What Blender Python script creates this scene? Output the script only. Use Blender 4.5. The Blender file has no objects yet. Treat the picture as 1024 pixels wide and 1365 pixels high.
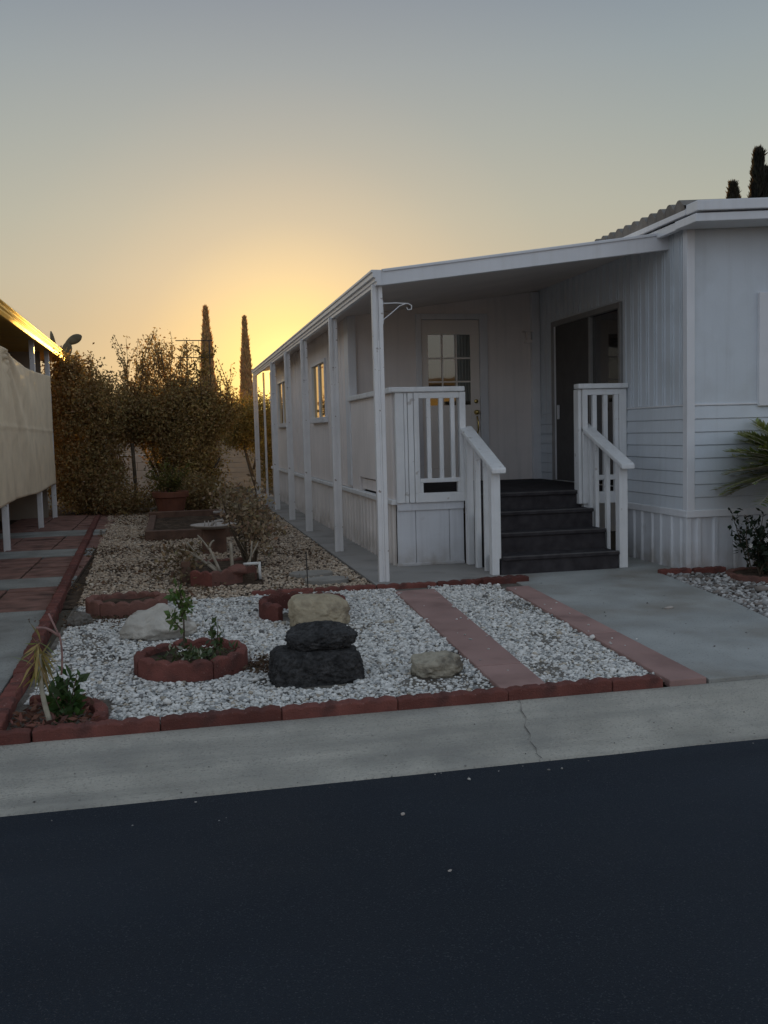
import bpy, math, random
import numpy as np
from mathutils import Vector, Matrix, noise
random.seed(7); rng = np.random.default_rng(7)
scene = bpy.context.scene
COL = scene.collection
rad = math.radians
U = random.uniform

# ------------------------------------------------------------------ helpers
class MB:
    """collects shapes in world coordinates and links them as one mesh object"""
    def __init__(s): s.v = []; s.f = []
    def add(s, vs, fs):
        o = len(s.v); s.v += [tuple(p) for p in vs]; s.f += [tuple(i + o for i in f) for f in fs]; return s
    def box(s, x0, x1, y0, y1, z0, z1, M=None):
        vs = [(x, y, z) for z in (z0, z1) for y in (y0, y1) for x in (x0, x1)]
        if M is not None: vs = [M @ Vector(p) for p in vs]
        return s.add(vs, [(0, 2, 3, 1), (4, 5, 7, 6), (0, 1, 5, 4), (2, 6, 7, 3), (0, 4, 6, 2), (1, 3, 7, 5)])
    def prism(s, poly, axis, a, b):
        """extrude a 2D polygon along axis ('x': poly=(y,z), 'y': poly=(x,z), 'z': poly=(x,y))"""
        n = len(poly)
        def P(p, t): return {'x': (t, p[0], p[1]), 'y': (p[0], t, p[1]), 'z': (p[0], p[1], t)}[axis]
        vs = [P(p, a) for p in poly] + [P(p, b) for p in poly]
        return s.add(vs, [tuple(range(n))[::-1], tuple(range(n, 2 * n))] + [(i, (i + 1) % n, n + (i + 1) % n, n + i) for i in range(n)])
    def sheet(s, prof, axis, a, b):
        """open profile extruded (no caps)"""
        n = len(prof)
        def P(p, t): return {'x': (t, p[0], p[1]), 'y': (p[0], t, p[1]), 'z': (p[0], p[1], t)}[axis]
        vs = [P(p, a) for p in prof] + [P(p, b) for p in prof]
        return s.add(vs, [(i, i + 1, n + i + 1, n + i) for i in range(n - 1)])
    def tube(s, pts, r, seg=8, cap=True):
        pts = [Vector(p) for p in pts]; n = len(pts); rs = r if isinstance(r, (list, tuple)) else [r] * n
        vs = []; fs = []; ref = None
        for i, p in enumerate(pts):
            t = (pts[min(i + 1, n - 1)] - pts[max(i - 1, 0)]).normalized()
            if ref is None: ref = t.orthogonal().normalized()
            a = (ref - t * ref.dot(t))
            a = a.normalized() if a.length > 1e-5 else t.orthogonal().normalized()
            ref = a; b = t.cross(a)
            vs += [p + (a * math.cos(2 * math.pi * k / seg) + b * math.sin(2 * math.pi * k / seg)) * rs[i] for k in range(seg)]
        for i in range(n - 1):
            for k in range(seg):
                k2 = (k + 1) % seg; fs.append((i * seg + k, i * seg + k2, (i + 1) * seg + k2, (i + 1) * seg + k))
        if cap: fs += [tuple(range(seg))[::-1], tuple(range((n - 1) * seg, n * seg))]
        return s.add(vs, fs)
    def lathe(s, prof, c, seg=24):
        n = len(prof); vs = []; fs = []
        for r, z in prof: vs += [(c[0] + r * math.cos(2 * math.pi * k / seg), c[1] + r * math.sin(2 * math.pi * k / seg), c[2] + z) for k in range(seg)]
        for i in range(n - 1):
            for k in range(seg): fs.append((i * seg + k, i * seg + (k + 1) % seg, (i + 1) * seg + (k + 1) % seg, (i + 1) * seg + k))
        fs += [tuple(range(seg))[::-1], tuple(range((n - 1) * seg, n * seg))]
        return s.add(vs, fs)
    def build(s, name, m, parent=None, smooth=False, bevel=0, seg=2):
        me = bpy.data.meshes.new(name); me.from_pydata(s.v, [], s.f); me.update()
        return link(name, me, m, parent, smooth, bevel, seg)

def link(name, me, m, parent=None, smooth=False, bevel=0, seg=2):
    o = bpy.data.objects.new(name, me); COL.objects.link(o)
    if m: me.materials.append(m)
    if smooth: me.polygons.foreach_set('use_smooth', [True] * len(me.polygons))
    if parent is not None: adopt(o, parent)
    if bevel:
        b = o.modifiers.new('Bevel', 'BEVEL'); b.width = bevel; b.segments = seg; b.limit_method = 'ANGLE'; b.angle_limit = rad(40)
    return o
def adopt(o, parent):
    o.parent = parent
    M = Matrix.Identity(4); p = parent
    while p is not None:
        M = (p.matrix_parent_inverse @ p.matrix_basis if p.parent else p.matrix_basis) @ M; p = p.parent
    o.matrix_parent_inverse = M.inverted()
def tag(o, label=None, cat=None, group=None, kind=None):
    if label: o['label'] = label
    if cat: o['category'] = cat
    if group: o['group'] = group
    if kind: o['kind'] = kind
    return o
def thing(name, label, cat, loc=(0, 0, 0), group=None):
    o = bpy.data.objects.new(name, None); COL.objects.link(o); o.location = loc; o.empty_display_size = 0.1
    return tag(o, label, cat, group)
def copy_tree(o, parent=None):
    c = o.copy(); COL.objects.link(c)
    if parent is not None: c.parent = parent
    for ch in list(o.children): copy_tree(ch, c)
    return c
def fast_mesh(name, V, Fa, cols=None, smooth=False):
    """V (N,3), Fa (M,k) arrays"""
    me = bpy.data.meshes.new(name); n, k = Fa.shape
    me.vertices.add(len(V)); me.vertices.foreach_set('co', np.ascontiguousarray(V, dtype=np.float32).ravel())
    me.loops.add(n * k); me.loops.foreach_set('vertex_index', np.ascontiguousarray(Fa, dtype=np.int32).ravel())
    me.polygons.add(n); me.polygons.foreach_set('loop_start', np.arange(0, n * k, k, dtype=np.int32)); me.polygons.foreach_set('loop_total', np.full(n, k, dtype=np.int32))
    if smooth: me.polygons.foreach_set('use_smooth', np.ones(n, dtype=bool))
    me.update(calc_edges=True)
    if cols is not None:
        a = me.color_attributes.new('Col', 'FLOAT_COLOR', 'POINT')
        a.data.foreach_set('color', np.c_[cols, np.ones(len(cols))].astype(np.float32).ravel())
    return me

# ------------------------------------------------------------------ materials
def nt(m): return m.node_tree.nodes, m.node_tree.links
def mat(name, col, rough=0.6, var=0.15, scale=3.0, bump=0.0, bscale=60.0, spec=0.4, metal=0.0, dark=None, dscale=1.2, damt=0.5, dlo=0.52, dhi=0.7,
        attr=False, band=None, grime=None, streak=None, speck=None, sscale=300, sthr=0.62, objvar=0.0, bdist=0.01):
    m = bpy.data.materials.new(name); m.use_nodes = True; N, L = nt(m); P = N['Principled BSDF']
    tc = N.new('ShaderNodeTexCoord').outputs['Object']
    def noi(sc, det=5, vec=tc):
        t = N.new('ShaderNodeTexNoise'); t.inputs['Scale'].default_value = sc; t.inputs['Detail'].default_value = det; L.new(vec, t.inputs['Vector']); return t.outputs['Fac']
    def mr(x, a, b, c, d):
        r = N.new('ShaderNodeMapRange'); L.new(x, r.inputs[0]); 
        for i, q in enumerate((a, b, c, d)): r.inputs[i + 1].default_value = q
        return r.outputs[0]
    def mix(fac, A, B, mode='MIX'):
        x = N.new('ShaderNodeMix'); x.data_type = 'RGBA'; x.blend_type = mode
        for k, q in ((0, fac), (6, A), (7, B)):
            if hasattr(q, 'is_linked') or hasattr(q, 'links'): L.new(q, x.inputs[k])
            else: x.inputs[k].default_value = q if k == 0 else (*q, 1)
        return x.outputs[2]
    base = None
    if attr:
        a = N.new('ShaderNodeAttribute'); a.attribute_name = 'Col'; base = mix(1.0, a.outputs['Color'], col, 'MULTIPLY')
    lo = mr(noi(scale), 0.3, 0.7, 1 - var, 1 + var)
    g = N.new('ShaderNodeCombineColor'); [L.new(lo, g.inputs[i]) for i in range(3)]
    c = mix(1.0, base if base is not None else col, g.outputs[0], 'MULTIPLY')
    if objvar:
        oi = N.new('ShaderNodeObjectInfo'); ov = mr(oi.outputs['Random'], 0, 1, 1 - objvar, 1 + objvar)
        g2 = N.new('ShaderNodeCombineColor'); [L.new(ov, g2.inputs[i]) for i in range(3)]; c = mix(1.0, c, g2.outputs[0], 'MULTIPLY')
    if dark:
        f = mr(noi(dscale, 8), dlo, dhi, 0, damt); c = mix(f, c, dark)
    if band:
        mp = N.new('ShaderNodeMapping'); mp.inputs['Scale'].default_value = band[2]; L.new(tc, mp.inputs['Vector'])
        f = mr(noi(1.0, 7, mp.outputs[0]), 0.47, 0.66, 0, band[1]); c = mix(f, c, band[0])
    if streak:
        mp = N.new('ShaderNodeMapping'); mp.inputs['Scale'].default_value = (14, 14, 0.7); L.new(tc, mp.inputs['Vector'])
        f = mr(noi(1.0, 6, mp.outputs[0]), 0.5, 0.8, 0, streak[1]); c = mix(f, c, streak[0])
    if grime:
        sx = N.new('ShaderNodeSeparateXYZ'); L.new(tc, sx.inputs[0]); hz = mr(sx.outputs[2], 0.0, grime[1], 1.0, 0.0)
        mm = N.new('ShaderNodeMath'); mm.operation = 'MULTIPLY'; L.new(hz, mm.inputs[0]); L.new(mr(noi(4.0, 7), 0.35, 0.65, 0.1, grime[2]), mm.inputs[1]); c = mix(mm.outputs[0], c, grime[0])
    if speck:
        f = mr(noi(sscale, 2), sthr, sthr + 0.05, 0, 0.8); c = mix(f, c, speck)
    L.new(c, P.inputs['Base Color'])
    rr = mr(noi(scale * 4), 0.3, 0.7, rough * 0.88, min(1, rough * 1.12)); L.new(rr, P.inputs['Roughness'])
    P.inputs['Specular IOR Level'].default_value = spec; P.inputs['Metallic'].default_value = metal
    if bump:
        b = N.new('ShaderNodeBump'); b.inputs['Strength'].default_value = bump; b.inputs['Distance'].default_value = bdist
        L.new(noi(bscale, 6), b.inputs['Height']); L.new(b.outputs[0], P.inputs['Normal'])
    return m
def leaf_mat(name, tint=(1, 1, 1), trans=0.35, tcol=(1.6, 1.2, 0.5), rough=0.5):
    m = bpy.data.materials.new(name); m.use_nodes = True; N, L = nt(m); P = N['Principled BSDF']; out = N['Material Output']
    a = N.new('ShaderNodeAttribute'); a.attribute_name = 'Col'
    x = N.new('ShaderNodeMix'); x.data_type = 'RGBA'; x.blend_type = 'MULTIPLY'; x.inputs[0].default_value = 1; L.new(a.outputs['Color'], x.inputs[6]); x.inputs[7].default_value = (*tint, 1)
    L.new(x.outputs[2], P.inputs['Base Color']); P.inputs['Roughness'].default_value = rough; P.inputs['Specular IOR Level'].default_value = 0.3
    y = N.new('ShaderNodeMix'); y.data_type = 'RGBA'; y.blend_type = 'MULTIPLY'; y.inputs[0].default_value = 1; L.new(x.outputs[2], y.inputs[6]); y.inputs[7].default_value = (*tcol, 1)
    T = N.new('ShaderNodeBsdfTranslucent'); L.new(y.outputs[2], T.inputs[0])
    s = N.new('ShaderNodeMixShader'); s.inputs[0].default_value = trans; L.new(P.outputs[0], s.inputs[1]); L.new(T.outputs[0], s.inputs[2]); L.new(s.outputs[0], out.inputs[0])
    return m
def glass_mat(name, tint, refl, gcol=(.9, .9, .9)):
    m = bpy.data.materials.new(name); m.use_nodes = True; N, L = nt(m); P = N['Principled BSDF']; out = N['Material Output']
    P.inputs['Base Color'].default_value = (*tint, 1); P.inputs['Roughness'].default_value = 0.04; P.inputs['Specular IOR Level'].default_value = 0.8
    G = N.new('ShaderNodeBsdfGlossy'); G.inputs['Roughness'].default_value = 0.015; G.inputs['Color'].default_value = (*gcol, 1)
    no = N.new('ShaderNodeTexNoise'); no.inputs['Scale'].default_value = 1.3; tc = N.new('ShaderNodeTexCoord'); L.new(tc.outputs['Object'], no.inputs[0])
    b = N.new('ShaderNodeBump'); b.inputs['Strength'].default_value = 0.02; b.inputs['Distance'].default_value = 0.1; L.new(no.outputs['Fac'], b.inputs['Height']); L.new(b.outputs[0], G.inputs['Normal'])
    s = N.new('ShaderNodeMixShader'); s.inputs[0].default_value = refl; L.new(P.outputs[0], s.inputs[1]); L.new(G.outputs[0], s.inputs[2]); L.new(s.outputs[0], out.inputs[0])
    return m

M = {}
M['white'] = mat('white_paint', (0.8, 0.8, 0.8), 0.5, 0.06, 4, 0.25, 35, dark=(0.42, 0.38, 0.34), dscale=9, damt=0.7, dlo=0.66, dhi=0.72, streak=((0.5, 0.47, 0.44), 0.35))
M['post'] = mat('white_post_paint', (0.8, 0.785, 0.78), 0.45, 0.07, 4, 0.2, 40, dark=(0.25, 0.19, 0.15), dscale=16, damt=0.8, dlo=0.68, dhi=0.71, streak=((0.5, 0.46, 0.42), 0.3))
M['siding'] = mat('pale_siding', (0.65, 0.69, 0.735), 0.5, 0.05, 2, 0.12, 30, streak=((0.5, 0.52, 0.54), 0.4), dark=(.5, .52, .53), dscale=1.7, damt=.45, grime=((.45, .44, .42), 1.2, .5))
M['porchwall'] = mat('sunset_tinted_porch_wall', (0.85, 0.78, 0.745), 0.55, 0.05, 2, 0.12, 30, streak=((0.52, 0.5, 0.48), 0.3))  # warm cast of the sunset is mixed into this wall colour
M['skirt'] = mat('white_skirting', (0.72, 0.73, 0.76), 0.45, 0.06, 2, 0.15, 20, dark=(0.45, 0.43, 0.42), dscale=5, damt=0.5, dlo=0.62, dhi=0.75, streak=((0.5, 0.5, 0.52), 0.5), grime=((.3, .25, .2), .35, .9))
M['sideskirt'] = mat('sunset_tinted_skirting', (0.82, 0.76, 0.72), 0.45, 0.06, 2, 0.15, 20, streak=((0.6, 0.55, 0.52), 0.4), grime=((.3, .25, .2), .35, .9))  # skirting colour warmed to imitate sunset light along the side
M['trim'] = mat('white_trim', (0.76, 0.76, 0.78), 0.4, 0.05, 3, 0.12, 40, streak=((0.55, 0.54, 0.54), 0.3))
M['fascia'] = mat('awning_metal', (0.74, 0.74, 0.76), 0.35, 0.05, 2, 0.08, 12, streak=((0.56, 0.54, 0.52), 0.35))
M['ceiling'] = mat('awning_ceiling', (0.82, 0.75, 0.70), 0.6, 0.06, 2)
M['carpet'] = mat('dark_step_carpet', (0.052, 0.047, 0.05), 0.95, 0.3, 9, 0.9, 300, spec=0.15, bdist=0.004)
M['rooftile'] = mat('grey_roof_tile', (0.2, 0.18, 0.16), 0.7, 0.25, 6, 0.4, 60)
M['door'] = mat('white_door', (0.86, 0.79, 0.73), 0.4, 0.04, 2, 0.05, 20)
M['brass'] = mat('brass', (0.6, 0.45, 0.16), 0.22, 0.15, 20, metal=1.0)
M['darkframe'] = mat('bronze_frame', (0.3, 0.29, 0.28), 0.4, 0.1, 5, metal=0.3)
M['glass'] = glass_mat('window_glass', (0.016, 0.014, 0.013), 0.07)
M['sideglass'] = glass_mat('side_window_glass', (0.03, 0.02, 0.015), 0.75, (1, .8, .5))
M['doorglass'] = glass_mat('door_glass', (0.02, 0.018, 0.016), 0.12, (1, .9, .68))
M['screen'] = mat('screen_mesh', (0.095, 0.088, 0.084), 0.8, 0.1, 4)
M['asphalt'] = mat('fresh_asphalt', (0.024, 0.034, 0.050), 0.85, 0.25, 0.35, 1.0, 170, spec=0.3, dark=(0.038, 0.048, 0.064), dscale=0.7, damt=0.7, speck=(0.085, 0.095, 0.11), sscale=150, sthr=0.62, bdist=0.02, band=((.017, .025, .038), .7, (.15, 1.2, 1)))
M['gutter'] = mat('gutter_concrete', (0.48, 0.45, 0.39), 0.85, 0.16, 2.5, 1.0, 70, spec=0.25, dark=(0.3, 0.29, 0.265), dscale=3.2, damt=0.55, dlo=.46, dhi=.7, speck=(0.33, 0.31, 0.275), sscale=70, sthr=0.6, bdist=.02, band=((.24, .23, .21), .5, (.3, 5, 1)))
M['walk'] = mat('walk_concrete', (0.37, 0.375, 0.36), 0.8, 0.15, 1.6, 0.5, 80, spec=0.3, dark=(0.22, 0.19, 0.15), dscale=1.1, damt=0.7, dlo=.47, speck=(0.22, 0.22, 0.21), sscale=70, sthr=0.64)
M['slab'] = mat('slab_concrete', (0.33, 0.31, 0.29), 0.85, 0.12, 1.3, 0.4, 120, spec=0.25, dark=(0.17, 0.155, 0.14), dscale=1.6, damt=0.6)
M['pathslab'] = mat('path_concrete', (0.29, 0.29, 0.27), 0.85, 0.2, 2.5, 0.6, 60, spec=0.25, dark=(0.14, 0.13, 0.115), dscale=2.0, damt=0.7, dlo=.46, speck=(.16,.15,.14), sscale=70, sthr=.62)
M['brick'] = mat('path_brick', (0.24, 0.13, 0.105), 0.85, 0.3, 5, 0.6, 80, spec=0.2, dark=(0.07, 0.045, 0.04), dscale=3, damt=0.7)
M['edging'] = mat('red_edging', (0.17, 0.062, 0.05), 0.85, 0.25, 5, 0.8, 90, spec=0.2, dark=(0.09, 0.045, 0.04), dscale=6, damt=0.75, objvar=0.3, speck=(0.33, 0.2, 0.17), sscale=70, sthr=0.68)
M['edgingdull'] = mat('dull_red_block', (0.2, 0.095, 0.075), 0.85, 0.25, 5, 0.7, 70, spec=0.2, dark=(0.1, 0.06, 0.05), dscale=5, damt=0.7, objvar=0.15)
M['paver'] = mat('rose_paver', (0.36, 0.225, 0.2), 0.8, 0.12, 3, 0.3, 120, spec=0.25, dark=(0.2, 0.12, 0.105), dscale=2.5, damt=0.6, objvar=0.08)
M['soil'] = mat('garden_soil', (0.10, 0.07, 0.05), 0.95, 0.4, 8, 1.0, 60, spec=0.1, dark=(0.03, 0.022, 0.017), dscale=5, damt=0.8, bdist=0.03)
M['greysoil'] = mat('dusty_grey_soil', (0.24, 0.215, 0.185), 0.95, 0.3, 8, 1.0, 60, spec=0.1, dark=(0.08, 0.06, 0.045), dscale=2.2, damt=0.8, dlo=.5, dhi=.66, bdist=0.03)
M['ground'] = mat('dry_ground', (0.12, 0.1, 0.075), 0.95, 0.3, 0.6, 0.6, 30, spec=0.1, bdist=0.03)
M['pebble'] = mat('pebble_stone', (1, 1, 1), 0.7, 0.12, 40, 0.3, 120, spec=0.3, attr=True)
M['whiterock'] = mat('pale_rock', (0.52, 0.48, 0.42), 0.85, 0.2, 5, 0.9, 22, spec=0.2, dark=(0.2, 0.17, 0.14), dscale=7, damt=0.7, bdist=0.02)
M['tanrock'] = mat('tan_boulder', (0.44, 0.37, 0.26), 0.9, 0.22, 7, 1.0, 18, spec=0.2, dark=(0.14, 0.11, 0.08), dscale=6, damt=0.8, bdist=0.025)
M['mottled'] = mat('mottled_rock', (0.46, 0.41, 0.32), 0.85, 0.3, 9, 1.0, 22, spec=0.2, dark=(0.07, 0.06, 0.05), dscale=9, damt=0.85, dlo=0.45, dhi=0.65, bdist=0.025)
M['greyrock'] = mat('grey_rock', (0.17, 0.15, 0.13), 0.9, 0.3, 9, 1.0, 22, spec=0.2, dark=(0.07, 0.06, 0.05), dscale=9, damt=0.8, bdist=0.02)
M['lava'] = mat('black_lava', (0.062, 0.06, 0.06), 0.95, 0.5, 14, 1.0, 45, spec=0.2, dark=(0.012, 0.012, 0.012), dscale=45, damt=0.6, dlo=0.45, dhi=0.65, bdist=0.03)
M['stepstone'] = mat('stepping_stone', (0.3, 0.28, 0.25), 0.85, 0.15, 4, 0.6, 80)
M['bark'] = mat('brown_bark', (0.1, 0.075, 0.05), 0.9, 0.3, 12, 0.9, 40)
M['palebranch'] = mat('pale_branch', (0.36, 0.31, 0.24), 0.8, 0.2, 12, 0.5, 60)
M['stalk'] = mat('dry_stalk', (0.42, 0.38, 0.29), 0.8, 0.2, 20, 0.4, 60)
M['terracotta'] = mat('terracotta', (0.2, 0.075, 0.045), 0.8, 0.18, 6, 0.3, 50, dark=(0.13, 0.05, 0.035), dscale=4, damt=0.6)
M['pvc'] = mat('white_pipe', (0.7, 0.69, 0.66), 0.35, 0.05, 10)
M['timber'] = mat('old_timber', (0.15, 0.085, 0.06), 0.9, 0.3, 6, 0.6, 30, dark=(0.06, 0.04, 0.03), dscale=4, damt=0.6)
M['plaster'] = mat('pale_dish', (0.42, 0.37, 0.33), 0.7, 0.15, 10, 0.3, 50)
M['iron'] = mat('dark_iron', (0.05, 0.045, 0.04), 0.6, 0.2, 20)
M['tarp'] = mat('shade_cloth', (0.84, 0.68, 0.48), 0.85, 0.08, 3, 0.35, 240, dark=(0.62, 0.48, 0.33), dscale=2.0, damt=0.5)
M['neighwall'] = mat('neighbour_wall', (0.36, 0.3, 0.24), 0.8, 0.15, 2)
M['neighmetal'] = mat('sun_orange_roof_metal', (0.8, 0.5, 0.1), 0.5, 0.08, 3, 0.1, 15, spec=0.6, metal=0.85)  # orange base colour puts the low sun's glow into the metal
M['block'] = mat('white_block', (0.8, 0.76, 0.7), 0.9, 0.1, 5, 0.5, 60)
M['garden_wall'] = mat('beige_boards', (0.42, 0.33, 0.25), 0.8, 0.1, 3, 0.3, 40)
M['cactus'] = mat('cactus_pad', (0.12, 0.1, 0.06), 0.7, 0.2, 10, 0.3, 40)
M['farwall'] = mat('far_house_wall', (0.33, 0.28, 0.22), 0.8, 0.1, 2)
M['farroof'] = mat('far_house_roof', (0.09, 0.075, 0.065), 0.85, 0.2, 5)
M['bloom'] = mat('white_petal', (0.75, 0.72, 0.68), 0.6, 0.1, 30)
M['leafdark'] = leaf_mat('hazed_hedge_leaf', (2.3, 2.15, 1.75), 0.42, (1.15, 1.0, 0.65), 0.75)  # tint brightened and warmed so the leaves carry the sun's hazy veil
M['leafgreen'] = leaf_mat('garden_leaf', (1, 1, 1), 0.25, (1.3, 1.3, 0.5))
M['leafbrown'] = leaf_mat('dry_leaf', (1.3, 1.4, 1.6), 0.25, (1.1, 1.0, 0.8), 0.8)
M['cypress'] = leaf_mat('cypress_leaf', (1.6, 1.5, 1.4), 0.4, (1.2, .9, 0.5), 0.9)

# ------------------------------------------------------------------ foliage
def leaves(name, P, size, cols, m, parent=None, aspect=0.45, up=0.0, dirs=None):
    n = len(P); d = rng.normal(size=(n, 3)) if dirs is None else dirs + rng.normal(size=(n, 3)) * 0.35
    d[:, 2] += up; d /= np.linalg.norm(d, axis=1)[:, None] + 1e-9
    r = rng.normal(size=(n, 3)); s = np.cross(d, r); s /= np.linalg.norm(s, axis=1)[:, None] + 1e-9
    nn = np.cross(d, s); L = (size * rng.uniform(0.6, 1.3, n))[:, None]
    b = P; t = P + d * L; mid = P + d * L * 0.45; w = L * aspect * 0.5
    V = np.stack([b, mid + s * w + nn * L * 0.07, t, mid - s * w + nn * L * 0.07], 1).reshape(-1, 3)
    F = np.arange(4 * n).reshape(n, 4)
    C = np.repeat(cols, 4, axis=0)
    return link(name, fast_mesh(name, V, F, C), m, parent)
def leafcols(n, base, var=0.35, alt=None, pa=0.1):
    c = np.array(base)[None] * rng.uniform(1 - var, 1 + var, (n, 1)) * rng.uniform(0.9, 1.1, (n, 3))
    if alt is not None:
        k = rng.random(n) < pa; c[k] = np.array(alt) * rng.uniform(0.7, 1.2, (k.sum(), 1))
    return c
def blob_points(blobs, n, clump=22, spread=0.1, shell=0.45):
    """points in clumps through ellipsoids (centre, radii)"""
    w = np.array([b[1][0] * b[1][1] * b[1][2] for b in blobs]) ** 0.8; w /= w.sum(); out = []
    for (c, r), wi in zip(blobs, w):
        k = max(1, int(n * wi / clump)); d = rng.normal(size=(k, 3)); d /= np.linalg.norm(d, axis=1)[:, None]
        rr = rng.uniform(shell, 1.05, (k, 1)); C = np.array(c) + d * rr * np.array(r)
        out.append((C[:, None, :] + rng.normal(size=(k, clump, 3)) * spread).reshape(-1, 3))
    P = np.concatenate(out); return P[P[:, 2] > 0.02]
def sprigs(starts, n_each, length, spread, lean=(0, 0, 1), wob=0.5):
    """leafy twigs: returns leaf positions and twig paths"""
    P = []; paths = []
    for s in starts:
        d = Vector(lean) + Vector((U(-wob, wob), U(-wob, wob), U(-.1, .3))); d.normalize(); L = length * U(0.55, 1.2); pts = []
        p = Vector(s); 
        for i in range(6):
            pts.append(p.copy()); d = (d + Vector((U(-.18, .18), U(-.18, .18), U(-.12, .05)))).normalized(); p = p + d * L / 5
        paths.append(pts)
        for k in range(n_each):
            t = U(0.1, 1) ** 0.8; q = pts[min(4, int(t * 5))].lerp(pts[min(5, int(t * 5) + 1)], t * 5 % 1 if t < 1 else 1)
            P.append(q + Vector((U(-1, 1), U(-1, 1), U(-1, 1))) * spread)
    return np.array(P), paths

# ------------------------------------------------------------------ world, sun, camera
SUN_AZ, SUN_EL = rad(6.0), rad(3.8)          # azimuth clockwise from +Y
sd = Vector((math.sin(SUN_AZ) * math.cos(SUN_EL), math.cos(SUN_AZ) * math.cos(SUN_EL), math.sin(SUN_EL)))
W = bpy.data.worlds.new('World'); scene.world = W; W.use_nodes = True
N, L = W.node_tree.nodes, W.node_tree.links; N.clear()
def srgb(r, g, b): return tuple(((c / 255 + 0.055) / 1.055) ** 2.4 if c > 10 else c / 255 / 12.92 for c in (r, g, b))
def ramp(fac, stops, interp='LINEAR'):
    r = N.new('ShaderNodeValToRGB'); cr = r.color_ramp; cr.interpolation = interp
    while len(cr.elements) > 1: cr.elements.remove(cr.elements[-1])
    cr.elements[0].position = stops[0][0]; cr.elements[0].color = (*stops[0][1], 1)
    for p, c in stops[1:]:
        e = cr.elements.new(p); e.color = (*c, 1)
    L.new(fac, r.inputs[0]); return r.outputs[0]
def wmath(op, a, b=None):
    x = N.new('ShaderNodeMath'); x.operation = op
    for i, q in enumerate((a, b)):
        if q is None: continue
        if isinstance(q, (int, float)): x.inputs[i].default_value = q
        else: L.new(q, x.inputs[i])
    return x.outputs[0]
def wmix(f, a, b, mode='MIX'):
    x = N.new('ShaderNodeMix'); x.data_type = 'RGBA'; x.blend_type = mode
    for k, q in ((0, f), (6, a), (7, b)):
        if isinstance(q, (int, float)): x.inputs[k].default_value = q
        elif isinstance(q, tuple): x.inputs[k].default_value = (*q, 1)
        else: L.new(q, x.inputs[k])
    return x.outputs[2]
tc = N.new('ShaderNodeTexCoord')
nv = N.new('ShaderNodeVectorMath'); nv.operation = 'NORMALIZE'; L.new(tc.outputs['Generated'], nv.inputs[0])
sep = N.new('ShaderNodeSeparateXYZ'); L.new(nv.outputs[0], sep.inputs[0])
dp = N.new('ShaderNodeVectorMath'); dp.operation = 'DOT_PRODUCT'; L.new(nv.outputs[0], dp.inputs[0]); dp.inputs[1].default_value = Vector((math.sin(rad(7)) * math.cos(rad(3)), math.cos(rad(7)) * math.cos(rad(3)), math.sin(rad(3))))
ang = wmath('DIVIDE', wmath('ARCCOSINE', dp.outputs['Value']), math.pi)      # 0 at the sun, 1 opposite
z = wmath('MAXIMUM', sep.outputs[2], 0.0)
front = ramp(z, [(0, srgb(200, 176, 140)), (0.11, srgb(185, 172, 145)), (0.157, srgb(182, 175, 153)), (0.21, srgb(173, 173, 157)), (0.28, srgb(159, 165, 158)), (0.34, srgb(147, 156, 157)), (0.41, srgb(130, 140, 149)), (1, srgb(112, 128, 150))])
back = ramp(z, [(0, srgb(190, 187, 186)), (0.15, srgb(190, 197, 206)), (0.4, srgb(178, 192, 208)), (1, srgb(150, 160, 168))])
halfway = ramp(ang, [(0.2, (0, 0, 0)), (0.6, (1, 1, 1))])
general = wmix(halfway, front, back)
glow = ramp(ang, [(0, (6.0, 3.8, 0.7)), (0.006, (1.6, 1.1, 0.15)), (0.012, (0.66, 0.47, 0.03)), (0.019, (0.52, 0.34, 0.0)), (0.033, (0.38, 0.185, 0.0)), (0.05, (0.19, 0.08, 0.0)), (0.072, (0.085, 0.035, 0.0)), (0.094, (0.038, 0.016, 0.0)), (0.15, (0, 0, 0))])
auth = wmix(1.0, general, glow, 'ADD')
sky = N.new('ShaderNodeTexSky'); sky.sky_type = 'NISHITA'; sky.sun_disc = False; sky.sun_elevation = SUN_EL; sky.sun_rotation = SUN_AZ
sky.air_density = 1.2; sky.dust_density = 2.0; sky.ozone_density = 1.5
bgN = N.new('ShaderNodeBackground'); bgN.inputs['Strength'].default_value = 0.05; L.new(wmix(1.0, sky.outputs[0], (0.12, 0.16, 0.3), 'MULTIPLY'), bgN.inputs[0])
bgA = N.new('ShaderNodeBackground'); bgA.inputs['Strength'].default_value = 1.0; L.new(auth, bgA.inputs[0])
ads = N.new('ShaderNodeAddShader'); L.new(bgN.outputs[0], ads.inputs[0]); L.new(bgA.outputs[0], ads.inputs[1])
wo = N.new('ShaderNodeOutputWorld'); L.new(ads.outputs[0], wo.inputs[0])

sl = bpy.data.lights.new('sun', 'SUN'); sl.energy = 5.0; sl.angle = rad(0.5); sl.color = (1.0, 0.6, 0.14)
so = bpy.data.objects.new('sun', sl); COL.objects.link(so); so.rotation_euler = sd.to_track_quat('Z', 'Y').to_euler(); so.location = (5, 40, 20)

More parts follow.
